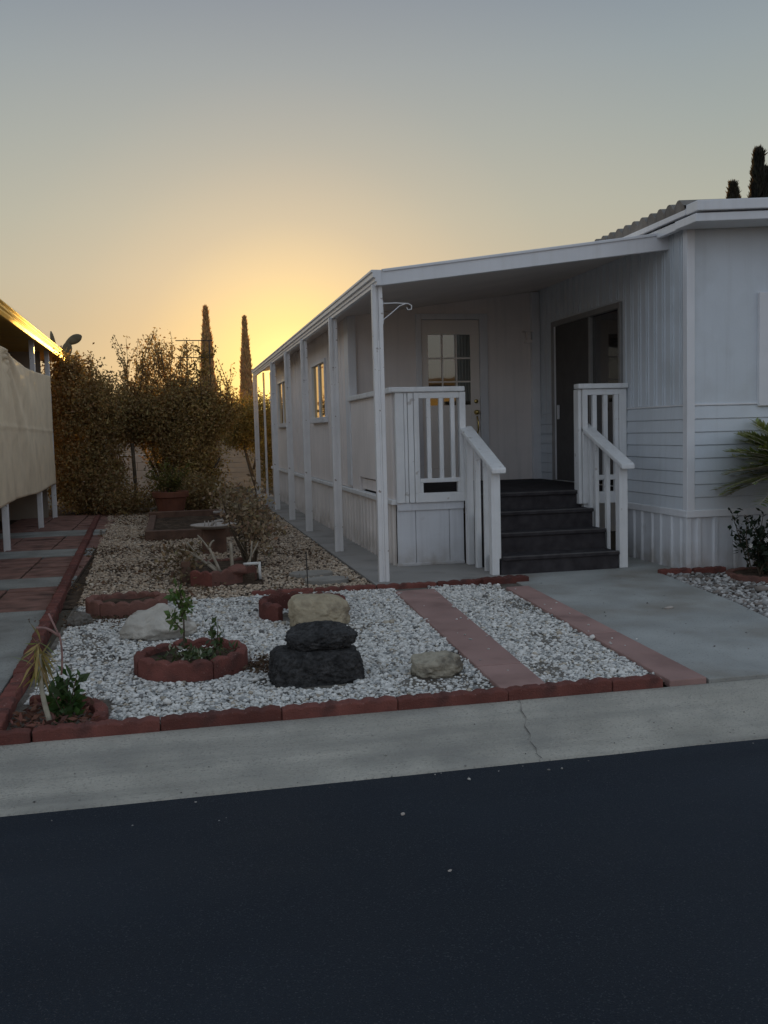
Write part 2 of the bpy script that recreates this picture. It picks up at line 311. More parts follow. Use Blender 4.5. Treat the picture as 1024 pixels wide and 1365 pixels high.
cam = bpy.data.cameras.new('camera'); co = bpy.data.objects.new('camera', cam); COL.objects.link(co); scene.camera = co
cam.sensor_fit = 'VERTICAL'; cam.sensor_height = 24; cam.sensor_width = 18; cam.lens = 1300 / 1365 * 24; cam.clip_end = 2000; cam.clip_start = 0.05
PI_, YA, RO = -0.0815, 0.212, -0.0259
fv = Vector((math.sin(YA) * math.cos(PI_), math.cos(YA) * math.cos(PI_), math.sin(PI_)))
rt = Vector((math.cos(YA), -math.sin(YA), 0)); up = rt.cross(fv)
Rv = rt * math.cos(RO) + up * math.sin(RO); Uv = up * math.cos(RO) - rt * math.sin(RO)
co.matrix_world = Matrix(((Rv.x, Uv.x, -fv.x, -2.135), (Rv.y, Uv.y, -fv.y, -9.974), (Rv.z, Uv.z, -fv.z, 1.6), (0, 0, 0, 1)))
scene.view_settings.view_transform = 'Standard'; scene.view_settings.look = 'None'; scene.view_settings.exposure = 0
scene.render.engine = 'CYCLES'; scene.cycles.use_denoising = True; scene.cycles.max_bounces = 8

# ------------------------------------------------------------------ ground, road, walks
def grid_sheet(x0, x1, y0, y1, nx, ny, zf):
    b = MB(); vs = [(x0 + (x1 - x0) * i / nx, y0 + (y1 - y0) * j / ny, 0) for j in range(ny + 1) for i in range(nx + 1)]
    b.add([(x, y, zf(x, y)) for x, y, _ in vs], [(j * (nx + 1) + i, j * (nx + 1) + i + 1, (j + 1) * (nx + 1) + i + 1, (j + 1) * (nx + 1) + i) for j in range(ny) for i in range(nx)]); return b
tag(MB().add([(-600, -600, -.2), (600, -600, -.2), (600, 600, -.2), (-600, 600, -.2)], [(0, 1, 2, 3)]).build('ground', M['ground']), kind='structure')
lot = MB().add([(-40, -4.62, -.03), (40, -4.62, -.03), (40, 90, -.03), (-40, 90, -.03)], [(0, 1, 2, 3)])
tag(lot.build('terrain', M['ground']), kind='structure')
road = grid_sheet(-60, 60, -17.0, -5.40, 60, 24, lambda x, y: -.082 + .05 * (1 - ((y + 11.2) / 5.8) ** 2) + 0.004 * noise.noise((x * .6, y * .6, 0)))
tag(road.build('road', M['asphalt'], smooth=True), kind='structure')
gp = [(-5.43, -.095), (-5.42, -.075), (-5.30, -.085), (-5.1, -.075), (-4.9, -.045), (-4.72, -.012), (-4.60, -.002), (-4.575, -.006)]
gu = MB(); xs = [-40 + i * 0.5 for i in range(161)]
for i in range(160):
    pass
vs = [(x, y + 0.012 * noise.noise((x * 1.7, y * 3, 2)), zz + 0.003 * noise.noise((x * 2.2, y * 5, 5))) for x in xs for y, zz in gp]; n = len(gp)
gu.add(vs, [(i * n + k, (i + 1) * n + k, (i + 1) * n + k + 1, i * n + k + 1) for i in range(160) for k in range(n - 1)])
gutter = tag(gu.build('curb', M['gutter'], smooth=True), kind='structure')
M['crack'] = mat('crack_dark', (0.13, 0.12, 0.11), 0.95, 0.3, 30)
def gz(y): 
    for (a, za), (b, zb) in zip(gp, gp[1:]):
        if a <= y <= b: return za + (zb - za) * (y - a) / (b - a)
    return -.07
ck = MB(); cp = [(-.19, -4.6), (-.205, -4.68), (-.235, -4.76), (-.24, -4.86), (-.285, -4.95), (-.29, -5.05), (-.325, -5.14), (-.33, -5.24), (-.36, -5.33), (-.365, -5.41)]
q = []
for k, (x, y) in enumerate(cp): w = 0.002 + 0.003 * random.random(); q += [(x - w, y, gz(y) + .006), (x + w, y + .01, gz(y) + .006)]
ck.add(q, [(2 * i, 2 * i + 1, 2 * i + 3, 2 * i + 2) for i in range(len(cp) - 1)]); ck.build('crack', M['crack'], gutter)
for jx in (-6.1, 3.9):
    MB().box(jx - .004, jx + .004, -5.36, -4.6, -.09, .0).build('joint', M['crack'], gutter)
# concrete front walk and the patio slab along the house
wk = MB().prism([(1.06, -4.575), (9.0, -4.575), (9.0, -4.2), (2.05, -4.2), (2.62, -2.8), (2.93, -.40), (2.93, -.02), (1.33, -.02), (1.32, -.9)], 'z', -.02, .028)
wk = MB().prism([(1.065, -4.575), (2.02, -4.575), (2.40, -3.6), (2.68, -2.3), (2.92, -.50), (3.24, -.46), (3.24, 1.1), (1.30, 1.1), (1.30, -.25)], 'z', -.02, .022)
tag(wk.build('walkway', M['walk'], bevel=.006), kind='structure')
sb = MB().box(-.12, 1.295, -.16, 1.12, -.03, .024).box(-.12, .42, 1.12, 16.6, -.03, .024)
tag(sb.build('slab', M['slab'], bevel=.008), kind='structure')
tag(grid_sheet(-3.12, 1.30, -4.50, -.22, 60, 60, lambda x, y: .004 + .012 * noise.noise((x * 2.2, y * 2.2, 1))).build('soil', M['greysoil'], smooth=True), kind='structure')
tag(grid_sheet(-3.62, -.125, -.22, 12.5, 40, 120, lambda x, y: (.004 if x > -3.08 - .036 * y else -.02) + .014 * noise.noise((x * 1.8, y * 1.8, 3))).build('bed', M['soil'], smooth=True), kind='structure')
tag(grid_sheet(2.0, 9, -4.56, -.46, 60, 60, lambda x, y: -.012 + .010 * noise.noise((x * 1.8, y * 1.8, 3))).build('flowerbed', M['soil'], smooth=True), kind='structure')
# neighbour's path of concrete bands and brick panels
pth = MB().box(-9, -3.26, -4.58, 14, -.03, -.004).build('path', M['soil']); tag(pth, kind='structure')
b = MB()
for (y0, y1) in ((-4.57, -2.45), (-2.435, -.92), (-.91, -.45), (1.1, 1.85), (4.0, 4.85), (6.95, 7.9)): b.box(-5.2, -3.27 - .004 * y1, y0, y1, -.004, .022)
b.build('concrete_band', M['pathslab'], pth, bevel=.008)
b = MB()
for (y0, y1) in ((-.44, 1.09), (1.86, 3.99), (4.86, 6.94), (7.91, 11.5)):
    rows = max(3, int((y1 - y0) / .23)); h = (y1 - y0) / rows
    for x0 in (-5.24, -4.58, -3.92):
        for r in range(rows): b.box(x0 + .012, x0 + .645, y0 + r * h + .011, y0 + (r + 1) * h - .011, -.004, .016 + U(-.006, .008))
b.build('brick_panel', M['brick'], pth, bevel=.008)

# ------------------------------------------------------------------ gravel (uncountable)
IV = None
def ico():
    t = (1 + 5 ** .5) / 2
    v = np.array([(-1, t, 0), (1, t, 0), (-1, -t, 0), (1, -t, 0), (0, -1, t), (0, 1, t), (0, -1, -t), (0, 1, -t), (t, 0, -1), (t, 0, 1), (-t, 0, -1), (-t, 0, 1)], float)
    v /= np.linalg.norm(v[0]); f = np.array([(0, 11, 5), (0, 5, 1), (0, 1, 7), (0, 7, 10), (0, 10, 11), (1, 5, 9), (5, 11, 4), (11, 10, 2), (10, 7, 6), (7, 1, 8), (3, 9, 4), (3, 4, 2), (3, 2, 6), (3, 6, 8), (3, 8, 9), (4, 9, 5), (2, 4, 11), (6, 2, 10), (8, 6, 7), (9, 8, 1)])
    return v, f
IV, IFc = ico()
def pebbles(name, XY, size, cols, m, zbase=.004, flat=0.6):
    n = len(XY); s = size * rng.lognormal(0, .33, n)
    S = np.stack([s * rng.uniform(.75, 1.35, n), s * rng.uniform(.7, 1.1, n), s * rng.uniform(flat * .7, flat * 1.2, n)], 1) * .5
    V = IV[None] * (1 + rng.normal(size=(n, 12, 1)) * .13) * S[:, None, :]
    a = rng.uniform(0, 6.28, n); b = rng.normal(0, .35, n)
    ca, sa, cb, sb_ = np.cos(a)[:, None], np.sin(a)[:, None], np.cos(b)[:, None], np.sin(b)[:, None]
    x, y, zz = V[..., 0], V[..., 1], V[..., 2]; y, zz = y * cb - zz * sb_, y * sb_ + zz * cb; x, y = x * ca - y * sa, x * sa + y * ca
    h = zbase + S[:, 2] * rng.uniform(.35, 1.3, n)
    V = np.stack([x + XY[:, :1], y + XY[:, 1:2], zz + h[:, None]], -1).reshape(-1, 3)
    F = (IFc[None] + (np.arange(n) * 12)[:, None, None]).reshape(-1, 3)
    return link(name, fast_mesh(name, V, F, np.repeat(cols, 12, axis=0), True), m)
def nz(XY, sc, seed): return np.array([noise.noise((p[0] * sc, p[1] * sc, seed)) for p in XY])
CIRC = [(-2.06, -3.2, .40), (-1.27, -3.72, .30), (-.50, -3.86, .17), (-2.6, -.75, .40), (-2.29, -1.93, .28), (-.98, -1.95, .25), (-1.05, -1.55, .28)]
def sample(n, x0, x1, y0, y1, keep):
    XY = np.c_[rng.uniform(x0, x1, n), rng.uniform(y0, y1, n)]; return XY[keep(XY)]
def lerp_x(y, a, b): return a[0] + (b[0] - a[0]) * (y - a[1]) / (b[1] - a[1])
def keep_white(XY):
    x, y = XY[:, 0], XY[:, 1]; k = np.ones(len(x), bool)
    for cx, cy, r in CIRC: k &= (x - cx) ** 2 + (y - cy) ** 2 > r * r
    k &= (x > -3.07) & (x < lerp_x(y, (.80, -4.5), (1.06, -.8)))
    k &= ~((x > lerp_x(y, (-.25, -4.5), (-.04, -.66)) + .035 + .04 * nz(XY, 5, 2.2)) & (x < lerp_x(y, (.04, -4.4), (.36, -.8)) - .03))
    k &= ~((x < -2.55) & (y < -3.85) & (x + .6 * y < -4.9)) & ~((x < -2.55) & (y < -4.05))
    t = nz(XY, 1.6, 9.1); thin = t > .36
    d = np.minimum((x + 1.52) ** 2 + (y + 3.35) ** 2, (x - .22) ** 2 * 4 + (y + 4.0) ** 2 * .6); thin |= d < .035
    thin |= (np.abs(x - .58) < .10) & (np.abs(y + 3.1) < .22)
    k &= ~(thin & (rng.random(len(x)) < .72)); return k
XY = sample(88000, -3.07, 1.06, -4.46, -.33, keep_white); n = len(XY)
base = np.array([.80, .775, .73])[None] * rng.uniform(.7, 1.1, (n, 1)); r = rng.random(n)
base[r < .22] = np.array([.45, .45, .44]) * rng.uniform(.6, 1.2, ((r < .22).sum(), 1)); base[r < .06] = np.array([.2, .19, .18]) * rng.uniform(.5, 1.4, ((r < .06).sum(), 1)); k = (r > .93); base[k] = np.array([.52, .45, .36]) * rng.uniform(.7, 1.1, (k.sum(), 1))
tag(pebbles('gravel', XY, .0195, base, M['pebble']), 'bright white pebble gravel filling the front garden bed', 'gravel', kind='stuff')
BX = [(-2.05, -1.22, .45, 2.3), (-2.6, -1.1, 5.6, 9.6)]
def keep_tan(XY):
    x, y = XY[:, 0], XY[:, 1]; k = (x > -3.09 - .036 * y) & (x < -.15)
    for x0, x1, y0, y1 in BX: k &= ~((x > x0) & (x < x1) & (y > y0) & (y < y1))
    k &= ((x + 2.6) ** 2 + (y + .75) ** 2 > .16)
    for cx, cy in ((-.66, .88), (-.55, .33)): k &= ((x - cx) / .27) ** 2 + ((y - cy) / .2) ** 2 > 1
    return k & ~((nz(XY, 1.1, 4.0) > .22) & (rng.random(len(x)) < .6))
XY = sample(80000, -3.6, -.15, -.33, 12.0, keep_tan); n = len(XY)
base = np.array([.54, .42, .31])[None] * rng.uniform(.6, 1.25, (n, 1)); r = rng.random(n); base[r < .25] = np.array([.66, .56, .45]) * rng.uniform(.7, 1.2, ((r < .25).sum(), 1)); base[r < .1] = np.array([.12, .09, .07]) * rng.uniform(.6, 1.3, ((r < .1).sum(), 1))
tag(pebbles('gravel', XY, .0225, base, M['pebble']), 'tan pebble gravel strip running back between brick path and house', 'gravel', kind='stuff')
def keep_r(XY):
    x, y = XY[:, 0], XY[:, 1]; e = np.interp(y, [-4.575, -3.6, -2.3, -.5], [2.02, 2.40, 2.68, 2.92]); return x > e + .03
XY = sample(22000, 2.0, 6.2, -4.5, -.48, keep_r); n = len(XY)
base = np.array([.5, .48, .46])[None] * rng.uniform(.45, 1.2, (n, 1)); r = rng.random(n); base[r < .3] = np.array([.2, .17, .15]) * rng.uniform(.5, 1.3, ((r < .3).sum(), 1))
tag(pebbles('gravel', XY, .036, base, M['pebble'], -.012), 'mixed grey pebble gravel on the house side of the concrete walkway', 'gravel', kind='stuff')
# leaf litter on the tan bed and under the hedge
n = 6000; P = np.c_[rng.uniform(-3.4, -.3, n), rng.uniform(-.3, 12, n), rng.uniform(.02, .045, n)]; P = P[(nz(P, 1.1, 4.0) > -.05) | (P[:, 1] > 9)]
D = rng.normal(size=P.shape); D[:, 2] *= .15
lf = leaves('leaves', P, .05, leafcols(len(P), (.14, .085, .045), .5), M['leafbrown'], aspect=.5, dirs=D); tag(lf, 'fallen brown leaves scattered over the tan gravel', 'leaves', kind='stuff')

# ------------------------------------------------------------------ edging blocks, pavers, planters
def scallop_block(b, length, h, t, bumps=5, frame=None):
    pts = []; n = bumps * 6
    for i in range(n + 1):
        u = i / n; ph = (u * bumps) % 1; pts.append((u * length, h * (.84 + .16 * math.sin(math.pi * ph) ** .7) + U(-.0035, .003) - (U(.004, .012) if random.random() < .06 else 0)))
    n1 = len(pts); fr = frame or (lambda x, y, z: (x, y, z)); vs = []
    for x, zt in pts: vs += [fr(x, 0, -.03), fr(x, 0, zt * .93), fr(x, t * .2, zt), fr(x, t * .8, zt), fr(x, t, zt * .93), fr(x, t, -.03)]
    fs = [(i * 6 + k, (i + 1) * 6 + k, (i + 1) * 6 + k + 1, i * 6 + k + 1) for i in range(n1 - 1) for k in range(5)] + [(0, 1, 2, 3, 4, 5), tuple(range((n1 - 1) * 6, n1 * 6))[::-1]]
    return b.add(vs, fs)
def edging_proto(length, h, t, name='edging_block', m='edging', bumps=5):
    b = scallop_block(MB(), length, h, t, bumps); return b.build(name, M[m], bevel=.006)
def place_row(proto, spots, label, group, first=True):
    for i, (x, y, zz, rz) in enumerate(spots):
        o = proto if i == 0 else proto.copy()
        if i: COL.objects.link(o)
        o.location = (x, y, zz); o.rotation_euler = (U(-.03, .03), U(-.012, .012), rz + U(-.012, .012)); tag(o, label, 'edging block', group)
FR = 'red scalloped edging blocks along the curb'
place_row(edging_proto(.666, .068, .085, bumps=6), [(x, -4.585, 0, 0) for x in (-2.93, -2.26, -1.59, -.92, -.25)], 'red scalloped edging block in the front row between white gravel and curb', FR)
o = edging_proto(.33, .066, .085, bumps=3); o.location = (.42, -4.585, 0); tag(o, 'short red scalloped edging block ending the front row beside the rose paver', 'edging block', FR)
o = edging_proto(.24, .066, .085, bumps=2); o.location = (-3.18, -4.60, 0); tag(o, 'short red edging block at the front corner by the neighbouring path', 'edging block', FR)
place_row(edging_proto(.62, .085, .09), [(-3.10 - .022 * k, -4.47 + .63 * k, 0, rad(90.9)) for k in range(24)], 'red edging block in the long row between gravel and the brick path', 'red edging blocks along the brick path')
place_row(edging_proto(.62, .055, .08), [(-1.42 + .63 * k, -.30 - .035 * k, .005, -.045) for k in range(4)], 'low red scalloped edging block in the row dividing white gravel from tan gravel and slab', 'low red edging blocks behind the white gravel')
o = edging_proto(.5, .07, .13, bumps=4); o.location = (.93, -.50, .012); o.rotation_euler = (0, 0, .03); tag(o, 'thick red scalloped edging block at the foot of the steps', 'edging block', 'low red edging blocks behind the white gravel')
def slab4(pts, name, label, group, z1=.034):
    o = MB().prism(pts, 'z', -.02, z1).build(name, M['paver'], bevel=.008); tag(o, label, 'paver', group); return o
PG = 'rose concrete pavers in the white gravel'
def strip(a, b, t0, t1):   # a,b: ((xl,xr,y) near), far
    f = lambda t: ((a[0] + (b[0] - a[0]) * t), (a[1] + (b[1] - a[1]) * t), a[2] + (b[2] - a[2]) * t)
    p, q = f(t0), f(t1); return [(p[0], p[2]), (p[1], p[2]), (q[1], q[2]), (q[0], q[2])]
A1, B1 = (-.25, .05, -4.50), (-.04, .365, -.66)
slab4(strip(A1, B1, 0, .165), 'paver', 'short rose paver of the inner strip, touching the curb edging', PG)
slab4(strip(A1, B1, .17, .86), 'paver', 'long middle rose paver of the inner strip between white gravel', PG)
slab4(strip(A1, B1, .865, 1), 'paver', 'short rose paver of the inner strip nearest the slab', PG)
A2, B2 = (.80, 1.05, -4.575), (1.07, 1.31, -.62)
slab4(strip(A2, B2, 0, .36), 'paver', 'rose paver beside the walkway, its end at the curb', PG)
slab4(strip(A2, B2, .365, .95), 'paver', 'rose paver beside the walkway, reaching back to the steps', PG)

def ring_planter(name, c, r, h, blocks, label, a0=0.0, span=2 * math.pi, m='edging', soil=True, t=.075, squash=1.0):
    th = thing(name, label, 'planter', (c[0], c[1], 0)); da = span / blocks
    for k in range(blocks):
        s0 = a0 + k * da + .006; L_ = (da - .012) * r
        fr = lambda x, y, zz, s0=s0, h2=U(-.008, .008), dr=U(-.008, .008): (c[0] + (r + dr - y) * math.cos(s0 + x / r), c[1] + squash * (r + dr - y) * math.sin(s0 + x / r), zz + (h2 if zz > 0 else 0))
        scallop_block(MB(), L_, h, t, 4, fr).build('edging_block', M[m], th, bevel=.006)
    if soil:
        b = MB(); ns = 28; vs = [(c[0], c[1], h * .66)] + [(c[0] + q * math.cos(a) * (r - t + .01), c[1] + squash * q * math.sin(a) * (r - t + .01), h * .6 + .02 * noise.noise((a * 2, q * 3, c[0]))) for q in (.5, 1) for a in [2 * math.pi * i / ns for i in range(ns)]]
        fs = [(0, 1 + i, 1 + (i + 1) % ns) for i in range(ns)] + [(1 + i, 1 + ns + i, 1 + ns + (i + 1) % ns, 1 + (i + 1) % ns) for i in range(ns)]
        b.add(vs, fs).build('soil', M['soil'], th, smooth=True)
    return th
ring_planter('round_planter', (-2.06, -3.2), .385, .14, 4, 'round planter of red scalloped blocks with a tall sapling growing in it', .35)
ring_planter('round_planter', (-2.60, -.75), .37, .16, 4, 'worn dull red round planter behind the long white rock', .9, m='edgingdull', squash=.9)
ring_planter('round_planter', (-1.06, -1.47), .385, .165, 4, 'curved red block planter half hidden behind the upright tan boulder', rad(-60), rad(290), soil=False)
ring_planter('corner_edging', (-3.02, -4.28), .46, .07, 2, 'curved red blocks enclosing the planted front corner of the bed', rad(-15), rad(108), soil=False)
# bark mulch in the corner
n = 420; P = np.c_[rng.uniform(-3.06, -2.62, n), rng.uniform(-4.5, -3.9, n), rng.uniform(.015, .05, n)]; D = rng.normal(size=P.shape); D[:, 2] *= .25
tag(leaves('mulch', P, .06, leafcols(n, (.16, .07, .045), .5), M['leafbrown'], aspect=.35, dirs=D), 'reddish bark mulch around the corner plants', 'mulch', kind='stuff')
n = 500; P = np.c_[rng.normal(-1.55, .13, n), rng.normal(-3.32, .13, n), rng.uniform(.015, .035, n)]; P = np.r_[P, np.c_[rng.normal(-2.75, .25, n), rng.normal(-1.1, .2, n), rng.uniform(.015, .04, n)]]; D = rng.normal(size=P.shape); D[:, 2] *= .2
tag(leaves('leaves', P, .035, leafcols(len(P), (.10, .06, .035), .5), M['leafbrown'], aspect=.5, dirs=D), 'dead leaves and crumbs of soil in the gaps of the white gravel', 'leaves', kind='stuff')

# ------------------------------------------------------------------ rocks
def rock(name, label, c, r, m, seed=0, rough=.16, freq=1.6, rot=0, flat_top=None, cuts=6, sub=4, lumps=.05, box=0.0, wedge=None):
    import bmesh
    bm = bmesh.new(); bmesh.ops.create_icosphere(bm, subdivisions=sub + 1, radius=1); rr = random.Random(seed)
    planes = [(Vector((rr.uniform(-1, 1), rr.uniform(-1, 1), rr.uniform(-.4, 1))).normalized(), rr.uniform(.66, .92)) for _ in range(cuts)]
    if flat_top: planes.append((Vector((rr.uniform(-.15, .15), rr.uniform(-.1, .1), 1)).normalized(), flat_top))
    for v in bm.verts:
        p = v.co.copy()
        if box: q = (abs(p.x) ** box + abs(p.y) ** box + abs(p.z) ** box) ** (-1 / box); p = p * q * .92
        if wedge: p.z *= 1 - wedge * max(0, p.x)
        for nn, d in planes:
            e = p.dot(nn) - d
            if e > 0: p -= nn * e * .92
        k = 1 + rough * noise.fractal(v.co * freq + Vector((seed * 3.7, 0, 0)), 1.0, 2.0, 4) + lumps * noise.fractal(v.co * 6 + Vector((seed, 9, 0)), 1.0, 2.0, 4)
        v.co = Vector((p.x * k, p.y * k, p.z * k))
    me = bpy.data.meshes.new(name); bm.to_mesh(me); bm.free()
    for v in me.vertices: v.co = Vector((v.co.x * r[0], v.co.y * r[1], v.co.z * r[2]))
    me.update(); o = link(name, me, m, None, True); o.location = c; o.rotation_euler = (0, 0, rot); return tag(o, label, 'rock')
rock('rock', 'long pale white rock lying beside the sapling planter', (-2.29, -1.95, .08), (.31, .2, .17), M['whiterock'], 3, .22, 1.3, .12)
rock('rock', 'upright tan flat-topped boulder behind the stacked black rocks', (-.98, -1.95, .095), (.27, .2, .185), M['tanrock'], 15, .10, 1.6, .05, .86, 4, 5, .03, 4.5, .38)
rock('lava_rock', 'large black lava rock at the bottom of the stack', (-1.275, -3.72, .065), (.315, .24, .165), M['lava'], 5, .05, 1.6, .06, .93, 1, 5, .06, 5.0)
rock('lava_rock', 'smaller black lava rock balanced on top of the larger one', (-1.235, -3.72, .28), (.25, .19, .10), M['lava'], 8, .10, 1.6, .08, .88, 3, 5, .06, 2.5)
rock('rock', 'small mottled tan rock alone on white gravel near the pavers', (-.50, -3.86, .065), (.18, .135, .115), M['mottled'], 12, .16, 1.7, -.15)
rock('rock', 'small grey rock against the dull red planter and brick path edging', (-2.98, -1.28, .05), (.11, .1, .075), M['greyrock'], 14, .2, 2, .4)

# ------------------------------------------------------------------ small plants in the front bed
def stem_plant(name, label, base, paths, rad_, leaf_n, leaf_size, col, lm, spread=.04, stem_m='bark', cat='plant', aspect=.45, up=.2, tmin=.25, group=None):
    th = thing(name, label, cat, base, group); b = MB(); P = []
    for pts in paths:
        pts = [Vector(p) for p in pts]; b.tube(pts, [rad_ * (1 - .6 * i / (len(pts) - 1)) for i in range(len(pts))], 6); nseg = len(pts) - 1
        for _ in range(leaf_n):
            t = U(tmin, 1) * nseg; i = min(nseg - 1, int(t)); P.append(pts[i].lerp(pts[i + 1], t - i) + Vector((U(-1, 1), U(-1, 1), U(-1, 1))) * spread)
    b.build('stem', M[stem_m], th, smooth=True)
    P = np.array(P); leaves('foliage', P, leaf_size, leafcols(len(P), col, .35), lm, th, aspect, up); return th
def curve(p0, p1, bend=(0, 0, 0), n=6):
    p0, p1, bend = Vector(p0), Vector(p1), Vector(bend); return [p0.lerp(p1, i / n) + bend * math.sin(math.pi * i / n) for i in range(n + 1)]
stem_plant('sapling', 'tall thin green sapling standing in the red scalloped ring', (-2.12, -3.12, .1), [curve((-2.12, -3.12, .09), (-2.13, -3.12, .60), (.02, 0, 0)), curve((-2.12, -3.12, .26), (-2.19, -3.1, .36), n=3), curve((-2.125, -3.12, .36), (-2.06, -3.12, .45), n=3), curve((-2.125, -3.12, .42), (-2.17, -3.14, .52), n=3)], .008, 30, .06, (.11, .17, .05), M['leafgreen'], .03, tmin=.4)
stem_plant('small_plant', 'short leafy seedling at the back of the red scalloped ring', (-1.88, -2.97, .1), [curve((-1.88, -2.97, .09), (-1.89 + U(-.05, .05), -2.97, .27), n=4) for _ in range(2)], .006, 16, .055, (.06, .09, .03), M['leafgreen'], .03)
th = thing('flowering_plant', 'low white flowering plant sprawling over soil in the red scalloped ring', 'plant', (-2.05, -3.27, .1))
P = np.c_[rng.normal(-2.02, .11, 190), rng.normal(-3.27, .10, 190), rng.uniform(.10, .155, 190)]; leaves('foliage', P, .06, leafcols(190, (.09, .12, .06), .4, (.35, .35, .28), .15), M['leafgreen'], th, .4, .3)
b = MB()
for (x, y) in ((-2.10, -3.33), (-2.13, -3.36), (-1.97, -3.25), (-1.92, -3.3)):
    b = MB()
    for k in range(5): a = k * 1.257; b.add([(x, y, .165), (x + .02 * math.cos(a), y + .02 * math.sin(a), .172), (x + .024 * math.cos(a + .5), y + .024 * math.sin(a + .5), .168)], [(0, 1, 2)])
    b.build('bloom', M['bloom'], th)
stem_plant('green_plant', 'bushy dark green broad leaved plant in the red edged corner', (-2.79, -4.24, 0), [curve((-2.79, -4.24, 0), (-2.79 + U(-.1, .1), -4.24 + U(-.08, .08), U(.14, .33)), n=4) for _ in range(9)], .006, 13, .085, (.06, .11, .035), M['leafgreen'], .03, aspect=.5, up=.6, tmin=.15)
th = thing('withered_plant', 'withered yellow plant drooping from a tall pale stalk in the corner', 'plant', (-2.87, -4.32, 0))
MB().tube(curve((-2.86, -4.34, 0), (-2.90, -4.34, .42), (-.02, 0, 0)), [.016, .015, .014, .013, .012, .011, .009], 8).build('stem', M['stalk'], th, smooth=True)
pts = []; D = []
for k in range(70):
    a = U(0, 6.28); s = U(.2, 1); pts.append((-2.905 + U(-.015, .015), -4.34 + U(-.015, .015), U(.34, .50))); D.append((math.cos(a) * s * .55, math.sin(a) * s * .55, -U(.5, 1.6) if U(0, 1) < .88 else U(.3, .9)))
leaves('foliage', np.array(pts), .15, leafcols(70, (.34, .26, .10), .35, (.2, .24, .08), .3), M['leafgreen'], th, .1, 0, np.array(D))
b = MB(); b.tube(curve((-2.80, -4.28, .28), (-2.80, -4.28, .52), (.01, 0, 0)), .006, 6); b.tube(curve((-2.80, -4.28, .50), (-2.92, -4.3, .56), (0, 0, .02)), .008, 6); b.tube(curve((-2.80, -4.28, .50), (-2.86, -4.2, .62), n=3), .006, 6)
M['pinkstem'] = mat('pinkish_stem', (.3, .17, .15), .7, .2, 20); tag(b.build('twig', M['pinkstem'], smooth=True), 'bare pinkish forked stem rising above the green corner plant', 'plant')

# ------------------------------------------------------------------ middle bed: block planter, dish, pipe, shrub
th = thing('block_planter', 'square planter of faded red blocks holding cut pale branches', 'planter', (-1.66, .8, 0))
scallop_block(MB(), .54, .17, .09, 4, lambda x, y, zz: (-1.81 + x, .44 + x * .75 + y, zz)).build('edging_block', M['edgingdull'], th, bevel=.006)
scallop_block(MB(), .26, .18, .09, 2, lambda x, y, zz: (-2.0 + x * .85, .60 - x * .7 + y, zz)).build('edging_block', M['edging'], th, bevel=.006)
MB().box(-2.09, -1.99, .86, 1.0, -.02, .24).build('end_block', M['timber'], th, bevel=.012)
scallop_block(MB(), .6, .12, .09, 4, lambda x, y, zz: (-1.9 + x, 1.95 + y, zz)).build('edging_block', M['edgingdull'], th, bevel=.006)
MB().box(-1.96, -1.30, .72, 1.95, -.02, .09).build('soil', M['soil'], th)
br = thing('bare_shrub', 'cut back shrub of bare pale branches rising from the block planter', 'shrub', (-1.72, .95, .08)); b = MB()
for p, q, w in (((-1.66, .85, .08), (-1.95, 1.0, .30), .022), ((-1.66, .85, .08), (-1.78, .9, .38), .02), ((-1.78, .9, .38), (-1.72, .9, .46), .014), ((-1.78, .9, .36), (-1.90, .95, .52), .012), ((-1.62, .9, .08), (-1.80, 1.0, .22), .018), ((-1.95, 1.0, .3), (-2.10, 1.05, .36), .012), ((-1.90, .98, .27), (-2.02, 1.02, .44), .01), ((-1.8, .95, .25), (-1.74, .92, .31), .012), ((-1.85, .97, .22), (-2.05, 1.1, .24), .012), ):
    b.tube(curve(p, q, (U(-.02, .02), 0, U(-.01, .03)), 4), [w, w * .9, w * .8, w * .75, w * .65], 7)
b.build('branches', M['palebranch'], br, smooth=True)
for p, q, w in (((-1.36, .95, .08), (-1.30, 1.0, .42), .012), ((-1.42, .95, .08), (-1.22, 1.1, .4), .01)): MB().tube(curve(p, q, (.01, 0, .01), 4), [w, w * .9, w * .8, w * .75, w * .65], 7).build('branch', M['palebranch'], br, smooth=True)
P = np.c_[rng.normal(-2.08, .13, 380), rng.normal(1.1, .25, 380), rng.uniform(.02, .42, 380)]
leaves('foliage', P, .06, leafcols(380, (.15, .10, .05), .5), M['leafbrown'], br, .5)
st = MB().tube(curve((-1.53, .95, .06), (-1.54, .95, .42), n=3), [.022, .02, .02, .018], 8).build('stake', M['palebranch'], smooth=True); tag(st, 'short pale wooden stake standing in the block planter', 'stake')
b = MB().tube([(-1.42, .78, .19), (-1.34, .77, .195), (-1.25, .77, .195)], .017, 10).tube([(-1.245, .77, .21), (-1.245, .77, .1), (-1.24, .77, .02)], .017, 10)
tag(b.build('pipe', M['pvc'], smooth=True), 'white plastic elbow pipe at the corner of the block planter', 'pipe')
r1 = rock('rock', 'rounded dull red stone lying in the block planter', (-1.50, .70, .14), (.12, .08, .07), M['edgingdull'], 21, .15, 1.8, .1, sub=3)
th = thing('birdbath', 'shallow pale dish on a low pedestal block behind the block planter', 'birdbath', (-1.58, 3.6, 0))
MB().lathe([(.01, .40), (.24, .40), (.31, .435), (.32, .45), (.30, .452), (.23, .425), (.01, .42)], (-1.62, 3.6, -.05)).build('dish', M['plaster'], th, smooth=True)
MB().box(-1.78, -1.46, 3.45, 3.75, -.02, .35).build('pedestal', M['timber'], th, bevel=.01)
b = MB(); b.tube([(-1.66, 3.55, .38), (-1.6, 3.55, .44), (-1.5, 3.55, .46), (-1.46, 3.55, .40)], .018, 8)
